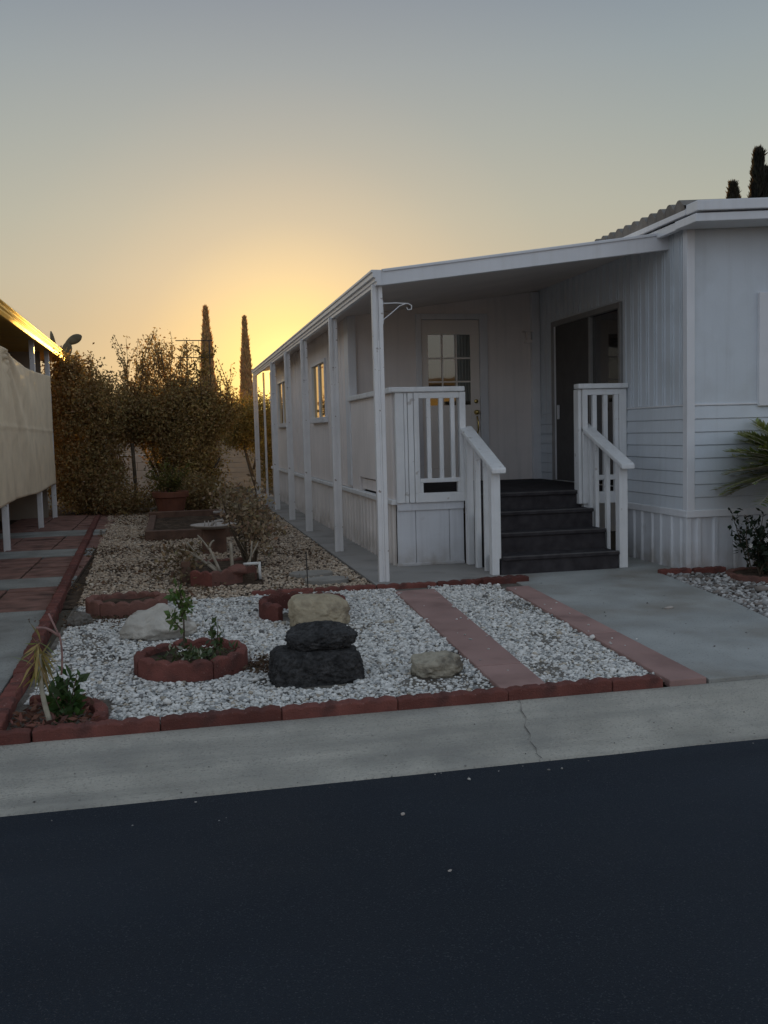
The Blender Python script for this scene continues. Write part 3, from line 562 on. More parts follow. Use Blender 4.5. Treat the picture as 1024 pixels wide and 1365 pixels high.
for k in range(4): b.tube([(-1.74 + k * .05, 3.5, .36), (-1.74 + k * .05, 3.5, .46)], .008, 6)
b.build('ornament', M['plaster'], th, smooth=True)
sh = thing('dry_shrub', 'brown leaved dry shrub between the block planter and the house slab', 'shrub', (-1.22, 1.9, 0)); b = MB(); starts = []
for k in range(9): 
    q = (-1.25 + U(-.35, .25), 1.9 + U(-.3, .3), U(.5, .95)); b.tube(curve((-1.25 + U(-.06, .06), 1.85, 0), q, (U(-.08, .08), 0, 0), 5), [.014, .012, .011, .009, .007, .005], 6); starts.append(q)
b.build('stem', M['bark'], sh, smooth=True)
P = blob_points([((-1.28, 1.95, .74), (.30, .35, .26)), ((-1.13, 1.7, .47), (.24, .3, .2)), ((-1.5, 2.1, .75), (.16, .2, .2))], 1500, 12, .07)
leaves('foliage', P, .065, leafcols(len(P), (.24, .165, .09), .5, (.34, .25, .15), .2), M['leafbrown'], sh, .5)
P = blob_points([((-1.05, 4.4, .36), (.26, .7, .26)), ((-.95, 5.6, .3), (.2, .6, .25))], 1500, 12, .06); sh2 = thing('dry_shrub', 'low brown dry shrub farther back, behind the taller dry shrub', 'shrub', (-1.0, 4.9, 0))
leaves('foliage', P, .065, leafcols(len(P), (.14, .11, .07), .5), M['leafbrown'], sh2, .5)
b = MB(); [b.tube(curve((-1.0 + U(-.1, .1), 4.9 + U(-.6, .6), 0), (-1.0 + U(-.2, .2), 4.9 + U(-.8, .8), .45), n=3), .009, 6) for _ in range(7)]; b.build('stem', M['bark'], sh2)
th = thing('raised_bed', 'low raised bed edged with dark weathered timbers before the terracotta pot', 'raised bed', (-1.9, 7, 0))
MB().box(-2.6, -1.15, 5.55, 5.69, -.02, .16).build('timber', M['timber'], th, bevel=.012); MB().box(-2.62, -1.1, 9.0, 9.14, -.02, .2).build('timber', M['timber'], th, bevel=.012)
MB().box(-2.6, -2.48, 5.7, 9.0, -.02, .15).build('timber', M['timber'], th, bevel=.012); MB().box(-1.24, -1.12, 5.7, 9.0, -.02, .15).build('timber', M['timber'], th, bevel=.012)
grid_sheet(-2.48, -1.24, 5.69, 9.0, 14, 30, lambda x, y: .09 + .05 * noise.noise((x * 3, y * 3, 0))).build('soil', M['soil'], th, smooth=True)
tag(MB().tube([(-1.3, 8.8, .21), (-1.22, 8.8, .22)], .05, 10).box(-1.42, -1.2, 8.74, 8.86, .15, .19).build('stone_scrap', M['plaster'], bevel=.01), 'small white stone scrap lying on the raised bed timber', 'stone')
for k, (x, y, rx, ry, lab) in enumerate(((-.66, .88, .25, .17, 'round grey stepping stone, the farther of two beside the slab'), (-.56, .36, .24, .16, 'round grey stepping stone, the nearer of two by the red edging'))):
    b = MB(); ns = 28; b.prism([(x + rx * math.cos(6.283 * i / ns) * (1 + .03 * math.sin(3 * i)), y + ry * math.sin(6.283 * i / ns)) for i in range(ns)], 'z', -.02, .05); tag(b.build('stepping_stone', M['stepstone'], bevel=.012), lab, 'stepping stone')
tag(MB().tube([(-.85, -.26, 0), (-.858, -.26, .42)], .006, 6).build('stake', M['iron']), 'thin dark metal stake upright behind the tan boulder', 'stake')
th = thing('terracotta_pot', 'large terracotta pot half hidden in shade under the hedge', 'pot', (-2.2, 9.85, 0)); c = (-2.2, 9.85, 0)
MB().lathe([(.22, 0), (.31, .42), (.35, .43), (.36, .54), (.32, .54), (.30, .45), (.02, .45)], c).build('body', M['terracotta'], th, smooth=False, bevel=.008)
MB().lathe([(.02, .47), (.2, .47), (.3, .46)], c).build('soil', M['soil'], th)
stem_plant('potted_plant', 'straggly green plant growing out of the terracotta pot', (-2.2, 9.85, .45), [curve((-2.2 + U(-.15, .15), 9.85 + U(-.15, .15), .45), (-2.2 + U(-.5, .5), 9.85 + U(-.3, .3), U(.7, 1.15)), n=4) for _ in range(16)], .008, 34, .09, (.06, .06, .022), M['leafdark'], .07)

# ------------------------------------------------------------------ mobile home
home = thing('mobile_home', 'pale grey white mobile home with covered porch and white skirting', 'house', (3.25, 1.1, 0))
XW, YF = 3.25, -.46
def lap_profile(z0, z1, n, d):   # offset outward d at the bottom of every board
    pr = []; h = (z1 - z0) / n
    for i in range(n): pr += [(d, z0 + i * h), (d * .25, z0 + (i + 1) * h - .012), (-.004, z0 + (i + 1) * h - .006), (-.004, z0 + (i + 1) * h - .0005)]
    return pr
lp = lap_profile(.68, 1.80, 8, .014)
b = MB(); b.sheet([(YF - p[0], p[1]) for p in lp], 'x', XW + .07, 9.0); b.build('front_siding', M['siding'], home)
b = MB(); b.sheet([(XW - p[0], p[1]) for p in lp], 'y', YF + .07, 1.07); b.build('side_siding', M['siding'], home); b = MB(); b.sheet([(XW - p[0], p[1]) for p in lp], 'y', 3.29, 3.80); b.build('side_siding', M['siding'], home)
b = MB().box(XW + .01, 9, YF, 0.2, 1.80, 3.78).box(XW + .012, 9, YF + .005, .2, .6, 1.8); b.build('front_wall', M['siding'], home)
b = MB().box(XW, XW + .12, YF + .02, 1.07, 1.80, 3.78).box(XW, XW + .12, 3.29, 3.84, 1.80, 3.78).box(XW, XW + .12, 1.07, 3.29, 3.10, 3.78).box(XW + .01, XW + .12, YF + .04, 1.07, .6, 1.8).box(XW + .01, XW + .12, 3.29, 3.84, .6, 1.8)
y = YF + .10
while y < 3.8:
    w = .016
    for dy in (0, .055):
        if not 1.0 < y + dy < 3.3: b.box(XW - .012, XW + .002, y + dy, y + dy + w, 1.815, 3.77)
        else: b.box(XW - .012, XW + .002, y + dy, y + dy + w, 3.13, 3.77)
    y += .19
b.build('side_wall', M['siding'], home, bevel=.003, seg=1)
MB().box(XW - .018, XW + .075, YF - .018, YF + .075, .68, 3.70).build('corner_trim', M['trim'], home, bevel=.006)
b = MB().box(XW - .03, 9, YF - .03, YF + .02, .60, .68).box(XW - .03, XW + .02, YF + .02, 1.08, .60, .68); b.build('belly_trim', M['trim'], home, bevel=.008)
b = MB().box(XW + .02, 9, YF - .012, YF + .03, 1.80, 1.815).box(XW - .012, XW + .03, YF + .075, 1.07, 1.80, 1.815); b.build('siding_cap', M['trim'], home)
# skirting, vertical ribbed metal
def ribs(a, b_, base, amp):   # list of (s, offset)
    pr = []; s = a; k = 0
    while s < b_:
        for ds, o in ((0, 0), (.10, 0), (.115, amp), (.15, amp), (.165, 0)):
            if s + ds <= b_: pr.append((s + ds, base - o))
        s += .20 + .05 * (k % 2); k += 1
    pr.append((b_, base)); return pr
b = MB(); b.sheet(ribs(XW + .0, 9, YF + .012, .02), 'z', -.02, .60); b.sheet([(p[1], p[0]) for p in ribs(YF + .012, 1.12, XW + .0, .02)], 'z', -.02, .60); b.build('skirting', M['skirt'], home)
MB().box(XW - .02, XW + .04, YF - .01, YF + .05, -.02, .60).build('skirting_corner', M['skirt'], home, bevel=.008)
# front window with a white frame
wn = MB().box(4.07, 4.22, YF - .045, YF + .01, 1.78, 2.99).box(5.75, 5.9, YF - .045, YF + .01, 1.78, 2.99).box(4.22, 5.75, YF - .045, YF + .01, 2.87, 2.99).box(4.22, 5.75, YF - .045, YF + .01, 1.78, 1.90).build('window', M['trim'], home, bevel=.006)
MB().box(4.22, 5.75, YF - .012, YF + .0, 1.90, 2.87).build('pane', M['glass'], wn)
M['shutter'] = mat('pinkish_edge', (.5, .4, .4), .5, .05)
MB().box(4.225, 4.245, YF - .03, YF - .014, 1.9, 2.87).build('sash', M['shutter'], wn)
# sliding door
sd_ = MB().box(XW - .03, XW + .06, 1.08, 1.14, .85, 3.10).box(XW - .03, XW + .06, 3.22, 3.28, .85, 3.10).box(XW - .03, XW + .06, 1.14, 3.22, 3.03, 3.10).build('sliding_door', M['darkframe'], home, bevel=.004)
MB().box(XW + .03, XW + .045, 1.14, 2.02, .86, 3.03).build('pane', M['glass'], sd_)
MB().box(XW + .005, XW + .02, 2.06, 3.19, .86, 3.03).build('screen', M['screen'], sd_)
MB().box(XW - .015, XW + .03, 1.99, 2.04, .86, 3.03).build('stile', M['darkframe'], sd_, bevel=.003); MB().box(XW - .01, XW + .025, 3.19, 3.22, .86, 3.03).build('stile', M['trim'], sd_, bevel=.003)
MB().box(XW - .03, XW + .0, 3.05, 3.09, 1.72, 1.92).build('handle', M['trim'], sd_, bevel=.006)
# porch back wall and the white door
YB = 3.84
b = MB()
for x0, x1, z0 in ((.38, 1.37, .85), (1.37, 2.45, 3.29), (2.45, 3.25, .85)): b.prism([(x0, z0), (x1, z0), (x1, 3.205 + .1292 * x1), (x0, 3.205 + .1292 * x0)], 'y', YB, YB + .12)
b.build('porch_wall', M['porchwall'], home)
MB().box(3.12, 3.245, YB - .08, YB, .85, 3.6).build('corner_post', M['trim'], home, bevel=.006)
MB().box(1.37, 1.45, YB - .03, YB + .05, .85, 3.29).box(2.33, 2.45, YB - .03, YB + .05, .85, 3.29).box(1.45, 2.33, YB - .03, YB + .05, 3.205, 3.29).build('door_frame', M['trim'], home, bevel=.006)
GX0, GX1, GZ0, GZ1 = 1.55, 2.19, 1.97, 2.99
b = MB().box(1.455, GX0, YB - .005, YB + .04, .86, 3.2).box(GX1, 2.325, YB - .005, YB + .04, .86, 3.2).box(GX0, GX1, YB - .005, YB + .04, GZ1, 3.2).box(GX0, GX1, YB - .005, YB + .04, .86, GZ0)
for (x0, x1) in ((1.56, 1.84), (1.92, 2.2)): b.box(x0, x1, YB - .012, YB - .004, 1.05, 1.75)
dr = b.build('door', M['door'], home, bevel=.004)
MB().box(GX0, GX1, YB + .01, YB + .02, GZ0, GZ1).build('pane', M['doorglass'], dr)
b = MB(); w = (GX1 - GX0) / 3; h = (GZ1 - GZ0) / 3
for k in (1, 2): b.box(GX0 + k * w - .012, GX0 + k * w + .012, YB - .004, YB + .012, GZ0, GZ1); b.box(GX0, GX1, YB - .002, YB + .010, GZ0 + k * h - .012, GZ0 + k * h + .012)
b.build('glazing_bars', M['door'], dr)
b = MB(); b.lathe([(.001, 0), (.03, 0), (.03, .015), (.02, .02), (.001, .022)], (0, 0, 0), 16)
def faceY(b, c):   # turn a +Z lathe to face -Y at c
    b.v = [(c[0] + x, c[1] - z_, c[2] + y_) for x, y_, z_ in b.v]; return b
faceY(b, (2.265, YB - .005, 2.02)).build('deadbolt', M['brass'], dr, smooth=True)
b = MB(); b.lathe([(.001, 0), (.035, 0), (.035, .01), (.014, .02), (.014, .04), (.03, .055), (.032, .075), (.02, .09), (.001, .092)], (0, 0, 0), 16)
faceY(b, (2.265, YB - .005, 1.86)).tube([(2.27, YB - .03, 1.8), (2.275, YB - .07, 1.72), (2.275, YB - .06, 1.6), (2.27, YB - .02, 1.54)], .012, 8).build('handle', M['brass'], dr, smooth=True)
wl = MB().box(3.02, 3.12, YB - .1, YB, 2.86, 2.9).box(3.04, 3.10, YB - .09, YB - .02, 2.9, 3.02).box(3.0, 3.14, YB - .11, YB, 3.02, 3.04).build('wall_lamp', M['porchwall'], home, bevel=.006)
# porch deck and enclosed room side wall
MB().box(3.4, 9, 4.0, 15.8, -.02, 3.75).build('sun_block_core', M['siding'], home)  # unseen solid block filling the house, added to stop sun leaking through
MB().box(.5, 3.3, 4.02, 4.08, .8, 3.6).build('door_light_block', M['neighwall'], home)  # hidden panel added behind the door to block light leaking round its frame
MB().box(.50, 3.245, 1.14, 3.84, .72, .849).box(1.25, 2.68, 1.06, 1.14, .70, .85).build('porch_deck', M['carpet'], home, bevel=.012)
XL = .38
wy = [(5.95, 7.45, 1.88, 2.79), (11.4, 13.15, 1.86, 2.79)]
b = MB().box(XL, XL + .1, 3.84, 5.95, .82, 3.3).box(XL, XL + .1, 7.45, 11.4, .82, 3.3).box(XL, XL + .1, 13.15, 13.9, .82, 3.3)
for y0, y1, z0, z1 in wy: b.box(XL, XL + .1, y0, y1, .82, z0).box(XL, XL + .1, y0, y1, z1, 3.3)
for y in np.arange(4.5, 13.9, .6):
    if not any(y0 - .1 < y < y1 + .1 for y0, y1, _, _ in wy): b.box(XL - .008, XL, y, y + .03, .84, 3.28)
b.box(XL + .1, 3.4, 13.8, 13.9, .0, 3.2); b.build('room_wall', M['porchwall'], home)
MB().box(XL - .02, XL + .1, 3.78, 4.08, .85, 3.28).build('wall_trim', M['trim'], home, bevel=.006)
for y0, y1, z0, z1 in wy:
    w = MB().box(XL - .03, XL + .03, y0 - .03, y0 + .04, z0 - .03, z1 + .05).box(XL - .03, XL + .03, y1 - .04, y1 + .03, z0 - .03, z1 + .05).box(XL - .03, XL + .03, y0 + .04, y1 - .04, z1 - .01, z1 + .05).box(XL - .07, XL + .03, y0 - .08, y1 + .08, z0 - .09, z0 - .0).box(XL - .015, XL + .025, (y0 + y1) / 2 - .025, (y0 + y1) / 2 + .025, z0, z1 - .01).build('window', M['trim'], home, bevel=.005)
    MB().box(XL + .012, XL + .02, y0 + .04, y1 - .04, z0, z1 - .01).build('pane', M['sideglass'], w)
    MB().box(XL + .04, XL + .05, y0 + .04, y1 - .04, z0, z1 - .01).build('blind', M['screen'], w)
b = MB().box(XL - .04, XL + .06, 1.10, 15.2, .75, .81); b.build('side_ledge', M['white'], home, bevel=.008)
b = MB(); b.sheet([(p[1], p[0]) for p in ribs(1.12, 15.2, XL + .015, .018)], 'z', .0, .75); b.build('side_skirting', M['sideskirt'], home)
MB().box(XL + .03, XL + .09, 1.5, 3.2, .84, .98).box(XL, XL + .08, 1.16, 2.1, .81, 2.05).box(XL, XL + .08, 3.25, 3.78, .81, 2.05).box(XL, XL + .08, 2.1, 3.25, 1.0, 2.05).box(XL - .008, XL, 1.5, 1.53, .9, 2.05).build('porch_side_panel', M['porchwall'], home, bevel=.004)
MB().box(XL - .05, XL + .12, 1.04, 3.80, 2.05, 2.115).build('porch_side_rail', M['white'], home, bevel=.01)
MB().box(XL - .0, XL + .1, 13.9, 15.2, .81, 2.45).box(XL - .03, XL + .12, 13.9, 15.2, 2.45, 2.52).box(XL, XL + .09, 15.1, 15.2, 2.52, 3.2).box(XL, XL + .09, 14.4, 14.47, 2.52, 3.2).build('rear_porch_wall', M['porchwall'], home, bevel=.004)
# roof of the home: side eave with wave tiles, front rake boards
def ez(x): return 3.825 + .055 * (x - 3.1)
nyr = 17 * 30; vs = []; fs = []; xr = [3.06, 3.10, 3.5, 4.5, 6.5, 9.0]
for j in range(nyr + 1):
    y = -.72 + .2 * j / 6; wv = abs(math.sin(math.pi * (y + .71) / .2)) ** .8
    for x in xr: vs.append((x, y, ez(x) - .02 + .095 * wv))
nx = len(xr)
for j in range(nyr):
    for i in range(nx - 1): fs.append((j * nx + i, j * nx + i + 1, (j + 1) * nx + i + 1, (j + 1) * nx + i))
b = MB(); b.add(vs, fs)
edge = [(3.06, v[1], v[2]) for v in vs[::nx]]; lowe = [(3.075, v[1], 3.78) for v in edge]; n0 = len(edge)
b.add(edge + lowe, [(i, i + 1, n0 + i + 1, n0 + i) for i in range(n0 - 1)])
b.build('roof', M['rooftile'], home)
b = MB()   # front rake, two stepped boards rising to the right, plus side fascia
def rake(y0, y1, za, zb, x0=3.08, x1=9.0): b.prism([(x0, za), (x1, za + .055 * (x1 - x0)), (x1, zb + .055 * (x1 - x0)), (x0, zb)], 'y', y0, y1)
rake(-.95, -.72, 3.722, 3.825); rake(-.92, -.50, 3.62, 3.705)
b.build('front_fascia', M['fascia'], home, bevel=.008)
b = MB().box(3.10, 3.16, -.50, 15.5, 3.62, 3.705).box(3.075, 3.12, -.72, 15.5, 3.725, 3.79); b.build('side_fascia', M['fascia'], home, bevel=.006)
b = MB().add([(3.1, -.9, 3.66), (9, -.9, 3.98), (9, .2, 3.98), (3.1, .2, 3.66)], [(0, 1, 2, 3)]); b.build('soffit', M['ceiling'], home)
# front porch railing panels are part of the home
pr = MB().box(.40, .50, 1.05, 1.13, .77, 2.05).box(.505, .545, 1.06, 1.12, .77, 2.05).box(.55, .615, 1.05, 1.13, .77, 2.05)
pr.box(.62, .68, 1.04, 1.13, .88, 2.05).box(1.17, 1.245, 1.04, 1.13, .88, 2.05).box(.68, 1.17, 1.05, 1.12, 1.98, 2.05).box(.68, 1.17, 1.045, 1.12, 1.0, 1.05).box(.68, .72, 1.05, 1.12, .88, 1.0).box(1.14, 1.17, 1.05, 1.12, .88, 1.0).box(.62, 1.245, 1.04, 1.125, .77, .88)
prail = pr.build('porch_railing', M['white'], home, bevel=.006)
for x in (.775, .925, 1.065): MB().box(x, x + .05, 1.055, 1.10, 1.03, 1.985).build('slat', M['white'], prail, bevel=.005)
MB().box(.35, 1.235, 1.02, 1.17, 2.055, 2.115).build('cap_rail', M['white'], prail, bevel=.012)
b = MB().box(.405, 1.215, 1.075, 1.12, .678, .768)
for x0, x1 in ((.405, .625), (.63, 1.035), (1.04, 1.215)): b.box(x0, x1, 1.10, 1.13, .024, .678)
b.box(.395, 1.215, 1.085, 1.125, .024, .06); b.build('porch_skirting', M['skirt'], home, bevel=.005)
pr = MB().box(2.665, 2.73, .93, 1.02, .68, 2.05).box(3.14, 3.235, .94, 1.02, .68, 2.05).box(2.73, 3.14, .94, 1.01, 1.98, 2.05).box(2.73, 3.14, .94, 1.01, .96, 1.02).box(2.73, 3.14, .94, 1.01, .68, .82).box(2.62, 2.66, .96, 1.10, .68, 2.05)
prr = pr.build('porch_railing', M['white'], home, bevel=.006)
for x in (2.80, 2.94, 3.08): MB().box(x, x + .055, .95, 1.0, .82, 1.985).build('slat', M['white'], prr, bevel=.005)
MB().box(2.60, 3.245, .90, 1.05, 2.055, 2.115).build('cap_rail', M['white'], prr, bevel=.012)

# ------------------------------------------------------------------ porch steps with two stair rails
stp = thing('porch_steps', 'four dark carpeted porch steps with white stair rails', 'steps', (1.97, .5, 0))
TZ = (.215, .435, .645, .84); TY = (.02, .36, .70, 1.03)
for k in range(4): MB().box(1.315 if k else 1.27, 2.68, TY[k], (TY[k + 1] if k < 3 else 1.05) + .0, .0, TZ[k]).box(1.313, 2.683, TY[k] - .025, TY[k] + .05, TZ[k] - .04, TZ[k] + .004).build('step', M['carpet'], stp, bevel=.012)
M['nosing'] = mat('step_edge', (0.095, 0.088, 0.088), 0.85, 0.25, 9, 0.6, 200)
for k in range(4): MB().box(1.32, 2.675, TY[k] - .028, TY[k] + .012, TZ[k] - .006, TZ[k] + .007).build('nosing', M['nosing'], stp, bevel=.003)
def stair_rail(xa, xb, bars):
    z_at = lambda y: 1.135 + (y + .08) * (1.60 - 1.135) / 1.20
    o = MB().prism([(.02, .024), (.125, .024), (.125, z_at(.125)), (.02, z_at(.02))], 'x', xa, xb).build('stair_rail', M['white'], stp, bevel=.006)
    for y0, y1, t in bars:
        xm = (xa + xb) / 2; MB().prism([(y0, .024), (y1, .024), (y1, z_at(y1)), (y0, z_at(y0))], 'x', xm - t / 2, xm + t / 2).build('baluster', M['white'], o, bevel=.005)
    MB().prism([(-.10, z_at(-.10)), (1.10, z_at(1.10)), (1.10, z_at(1.10) + .06), (-.10, z_at(-.10) + .06)], 'x', xa - .025, xb + .03).build('handrail', M['white'], o, bevel=.014)
    return o
stair_rail(1.20, 1.305, ((.34, .385, .05), (.63, .70, .06), (.93, 1.03, .08))); stair_rail(2.69, 2.79, ((.40, .46, .045), (.70, .76, .045), (.86, .92, .045), (.97, 1.06, .10)))

# ------------------------------------------------------------------ patio awning on posts
aw = thing('patio_awning', 'long white metal patio awning along the house on slim posts', 'awning', (0, 7, 0))
def az(x): return 3.20 + (3.62 - 3.20) * (x - .0) / 3.25
MB().prism([(.0, az(0)), (3.245, az(3.245)), (3.245, az(3.245) + .05), (.0, az(0) + .05)], 'y', .0, 15.2).build('roof', M['ceiling'], aw)
MB().prism([(.03, 3.10), (3.29, 3.51), (3.29, 3.69), (.03, 3.255)], 'y', -.07, -.002).prism([(.05, 3.235), (3.29, 3.668), (3.29, 3.70), (.03, 3.262)], 'y', -.085, -.07).build('front_fascia', M['fascia'], aw, bevel=.006)
MB().prism([(-.075, 3.255), (.03, 3.255), (.03, 3.10), (-.02, 3.10), (-.02, 3.135), (-.035, 3.14), (-.035, 3.175), (-.06, 3.18), (-.06, 3.225), (-.075, 3.23)], 'y', -.085, 15.25).build('gutter', M['fascia'], aw, bevel=.004)
M['slot'] = mat('slot_rust', (.09, .06, .05), .9, .3, 40)
post = None
PY = (0.03, 2.85, 5.75, 8.05, 10.65, 15.1)
pp = MB().box(-.055, -.012, -.03, .035, .024, 3.12).box(.012, .055, -.03, .035, .024, 3.12).box(-.012, .012, -.012, .02, .024, 3.12).box(-.012, .012, -.024, -.012, .024, 2.55).build('post', M['post'], aw, bevel=.006)
pp.matrix_parent_inverse = Matrix.Identity(4)
for i, y in enumerate(PY):
    p = pp if i == 0 else copy_tree(pp, aw)
    p.location = (0.0, y - 7, 0)
# the rear porch has one more slim post
MB().box(.20, .25, 15.15, 15.2, .024, 3.2).build('rear_post', M['post'], aw, bevel=.004)
b = MB().tube([(.06, .03, 2.93), (.2, .03, 2.935), (.33, .03, 2.93), (.37, .03, 2.91), (.365, .03, 2.87), (.33, .03, 2.865), (.315, .03, 2.89)], .006, 8).tube([(.06, .03, 2.76), (.15, .03, 2.83), (.24, .03, 2.905), (.31, .03, 2.93)], .005, 8).box(.055, .064, .015, .045, 2.72, 2.96)
tag(b.build('plant_hook', M['white'], smooth=False), 'white scrolled hanging basket hook on the corner post', 'hook')

# ------------------------------------------------------------------ neighbour's home on the left
nb = thing('neighbour_home', 'neighbouring home with white posts and sunlit flat metal awning', 'house', (-5.5, 6, 0))
MB().box(-9, -6.2, -6 + 3, 12.0, -.03, 3.4).build('wall', M['neighwall'], nb)
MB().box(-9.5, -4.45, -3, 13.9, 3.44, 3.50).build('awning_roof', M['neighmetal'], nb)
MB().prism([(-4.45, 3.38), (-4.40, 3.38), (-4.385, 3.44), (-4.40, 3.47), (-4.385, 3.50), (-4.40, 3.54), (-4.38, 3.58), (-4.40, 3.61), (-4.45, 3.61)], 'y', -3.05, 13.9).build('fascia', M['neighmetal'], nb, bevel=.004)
for y in (-2.6, 2.0, 5.1, 8.92, 11.14): MB().box(-4.60, -4.51, y - .05, y + .05, -.01, 3.44).build('post', M['post'], nb, bevel=.008)
MB().box(-4.62, -4.56, -3, 11.2, 2.70, 2.80).build('top_rail', M['post'], nb)
MB().box(-9, -4.7, 11.2, 11.3, -.03, 3.43).build('end_wall', M['neighwall'], nb)
ny, nz_ = 150, 70; V = np.zeros((ny + 1, nz_ + 1, 3))
for i in range(ny + 1):
    y = -2.6 + 13.74 * i / ny
    k = [(-2.6, 2.95), (2.0, 2.97), (5.5, 2.99), (6.3, 2.93), (7.6, 2.85), (9.0, 2.86), (11.14, 2.92)]
    top = np.interp(y, [a for a, _ in k], [c for _, c in k]); bot = .70 + .02 * math.sin(y * 1.3)
    for j in range(nz_ + 1):
        t = j / nz_; zz = bot + (top - bot) * t; x = -4.495
        x += .03 * math.sin(math.pi * t) * math.sin(math.pi * max(0, (y - 5.1)) / 3.8) * (1 if y < 8.92 else .6)
        if y > 5.2:   # folds fanning down from the tie near the top of the second post
            dz = 2.98 - zz; dy = y - 5.3; a = math.atan2(dy, dz + .02); r_ = math.hypot(dy, dz)
            x += .06 * math.sin(a * 15 + .6) * math.exp(-r_ / 1.5) * min(1, r_ / .12)
        x += .012 * noise.noise((y * 1.3, zz * 1.8, 0)) + .006 * noise.noise((y * 5, zz * 5, 3)) + (.010 if abs(zz - 1.83 + .006 * (y - 5)) < .022 else 0)
        V[i, j] = (x, y, zz)
F = np.array([(i * (nz_ + 1) + j, (i + 1) * (nz_ + 1) + j, (i + 1) * (nz_ + 1) + j + 1, i * (nz_ + 1) + j + 1) for i in range(ny) for j in range(nz_)])
tarp = link('shade_cloth', fast_mesh('shade_cloth', V.reshape(-1, 3), F, None, True), M['tarp']); tag(tarp, 'beige shade cloth sheet hung along the neighbouring porch posts', 'shade cloth')
tarp.modifiers.new('Solid', 'SOLIDIFY').thickness = .004

# ------------------------------------------------------------------ hedge, shrubs, trees behind the garden
def shrub(name, label, base, blobs, n, size, col, cat='shrub', m='leafdark', spr=None, trunk=None, alt=None, pa=.1, clump=20, spread=.11, group=None, shell=.35, aspect=.5):
    th = thing(name, label, cat, base, group); P = blob_points(blobs, n, clump, spread, shell); tb = MB()
    for p in (trunk or []): tb.tube(p[0], p[1], 8)
    if spr:
        SP, paths = sprigs(*spr); P = np.r_[P, SP]
        for q in paths: tb.tube(q, [.009, .008, .007, .006, .005, .004], 5)
    if tb.v: tb.build('trunk', M['bark'], th, smooth=True)
    leaves('crown', P, size, leafcols(len(P), col, .45, alt, pa), M[m], th, aspect); return th
HG = 'shrubs forming the tall hedge at the back'
def trunks(c, n, h, r=.04): return [(curve((c[0] + U(-.15, .15), c[1] + U(-.15, .15), 0), (c[0] + U(-.6, .6), c[1] + U(-.4, .4), h * U(.6, 1)), (U(-.1, .1), 0, 0), 5), [r, r * .9, r * .8, r * .7, r * .6, r * .5]) for _ in range(n)]
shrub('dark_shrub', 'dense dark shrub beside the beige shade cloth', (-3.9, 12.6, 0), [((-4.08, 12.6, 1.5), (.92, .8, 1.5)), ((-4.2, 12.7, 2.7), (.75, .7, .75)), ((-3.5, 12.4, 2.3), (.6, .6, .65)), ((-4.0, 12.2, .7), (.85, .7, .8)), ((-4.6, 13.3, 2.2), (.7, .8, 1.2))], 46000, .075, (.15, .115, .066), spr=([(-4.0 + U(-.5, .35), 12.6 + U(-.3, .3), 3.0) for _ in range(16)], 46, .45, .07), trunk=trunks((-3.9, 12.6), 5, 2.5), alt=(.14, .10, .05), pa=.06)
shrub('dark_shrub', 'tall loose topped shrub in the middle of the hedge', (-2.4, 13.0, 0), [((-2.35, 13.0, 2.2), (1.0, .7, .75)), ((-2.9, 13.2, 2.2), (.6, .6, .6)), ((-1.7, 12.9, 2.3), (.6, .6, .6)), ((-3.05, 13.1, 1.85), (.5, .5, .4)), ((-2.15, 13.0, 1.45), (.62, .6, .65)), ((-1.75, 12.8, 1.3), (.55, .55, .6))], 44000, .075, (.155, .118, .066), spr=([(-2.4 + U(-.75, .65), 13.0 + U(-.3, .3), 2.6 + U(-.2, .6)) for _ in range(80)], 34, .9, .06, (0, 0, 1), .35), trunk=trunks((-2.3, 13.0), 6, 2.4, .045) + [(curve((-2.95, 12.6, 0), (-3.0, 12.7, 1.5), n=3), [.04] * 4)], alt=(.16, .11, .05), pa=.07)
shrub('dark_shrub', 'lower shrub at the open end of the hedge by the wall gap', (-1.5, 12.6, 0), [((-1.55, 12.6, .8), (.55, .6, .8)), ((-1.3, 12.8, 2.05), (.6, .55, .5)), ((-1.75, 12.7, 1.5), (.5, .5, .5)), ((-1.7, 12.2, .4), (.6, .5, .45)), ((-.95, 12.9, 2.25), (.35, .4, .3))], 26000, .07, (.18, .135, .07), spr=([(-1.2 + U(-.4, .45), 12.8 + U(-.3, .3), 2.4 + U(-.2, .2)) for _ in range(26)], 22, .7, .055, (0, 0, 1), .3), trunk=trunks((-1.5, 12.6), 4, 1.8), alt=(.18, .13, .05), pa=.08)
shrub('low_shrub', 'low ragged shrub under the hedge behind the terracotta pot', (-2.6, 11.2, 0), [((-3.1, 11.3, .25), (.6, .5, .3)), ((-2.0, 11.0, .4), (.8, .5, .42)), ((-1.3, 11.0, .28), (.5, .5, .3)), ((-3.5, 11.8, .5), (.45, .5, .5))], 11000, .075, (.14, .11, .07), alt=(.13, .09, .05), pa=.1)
tr = shrub('leaning_tree', 'small leaning tree at the rear end of the patio awning', (.05, 16.6, 0), [((-.30, 16.8, 2.05), (.5, .6, .62)), ((.15, 17.2, 2.1), (.5, .6, .62)), ((-.6, 17.2, 1.8), (.4, .5, .5)), ((-.15, 16.8, 1.5), (.4, .4, .3)), ((.62, 18.3, 1.2), (.5, .5, 1.2)), ((.75, 18.6, 2.0), (.55, .5, .7))], 26000, .07, (.12, .10, .045), 'tree', trunk=[(curve((.12, 16.5, 0), (-.25, 16.7, 1.5), (-.03, 0, 0), 5), [.06, .055, .05, .045, .04, .03]), (curve((-.0, 16.55, .7), (.25, 16.7, 1.6), n=4), [.035, .03, .03, .025, .02])], alt=(.15, .12, .05), pa=.1)
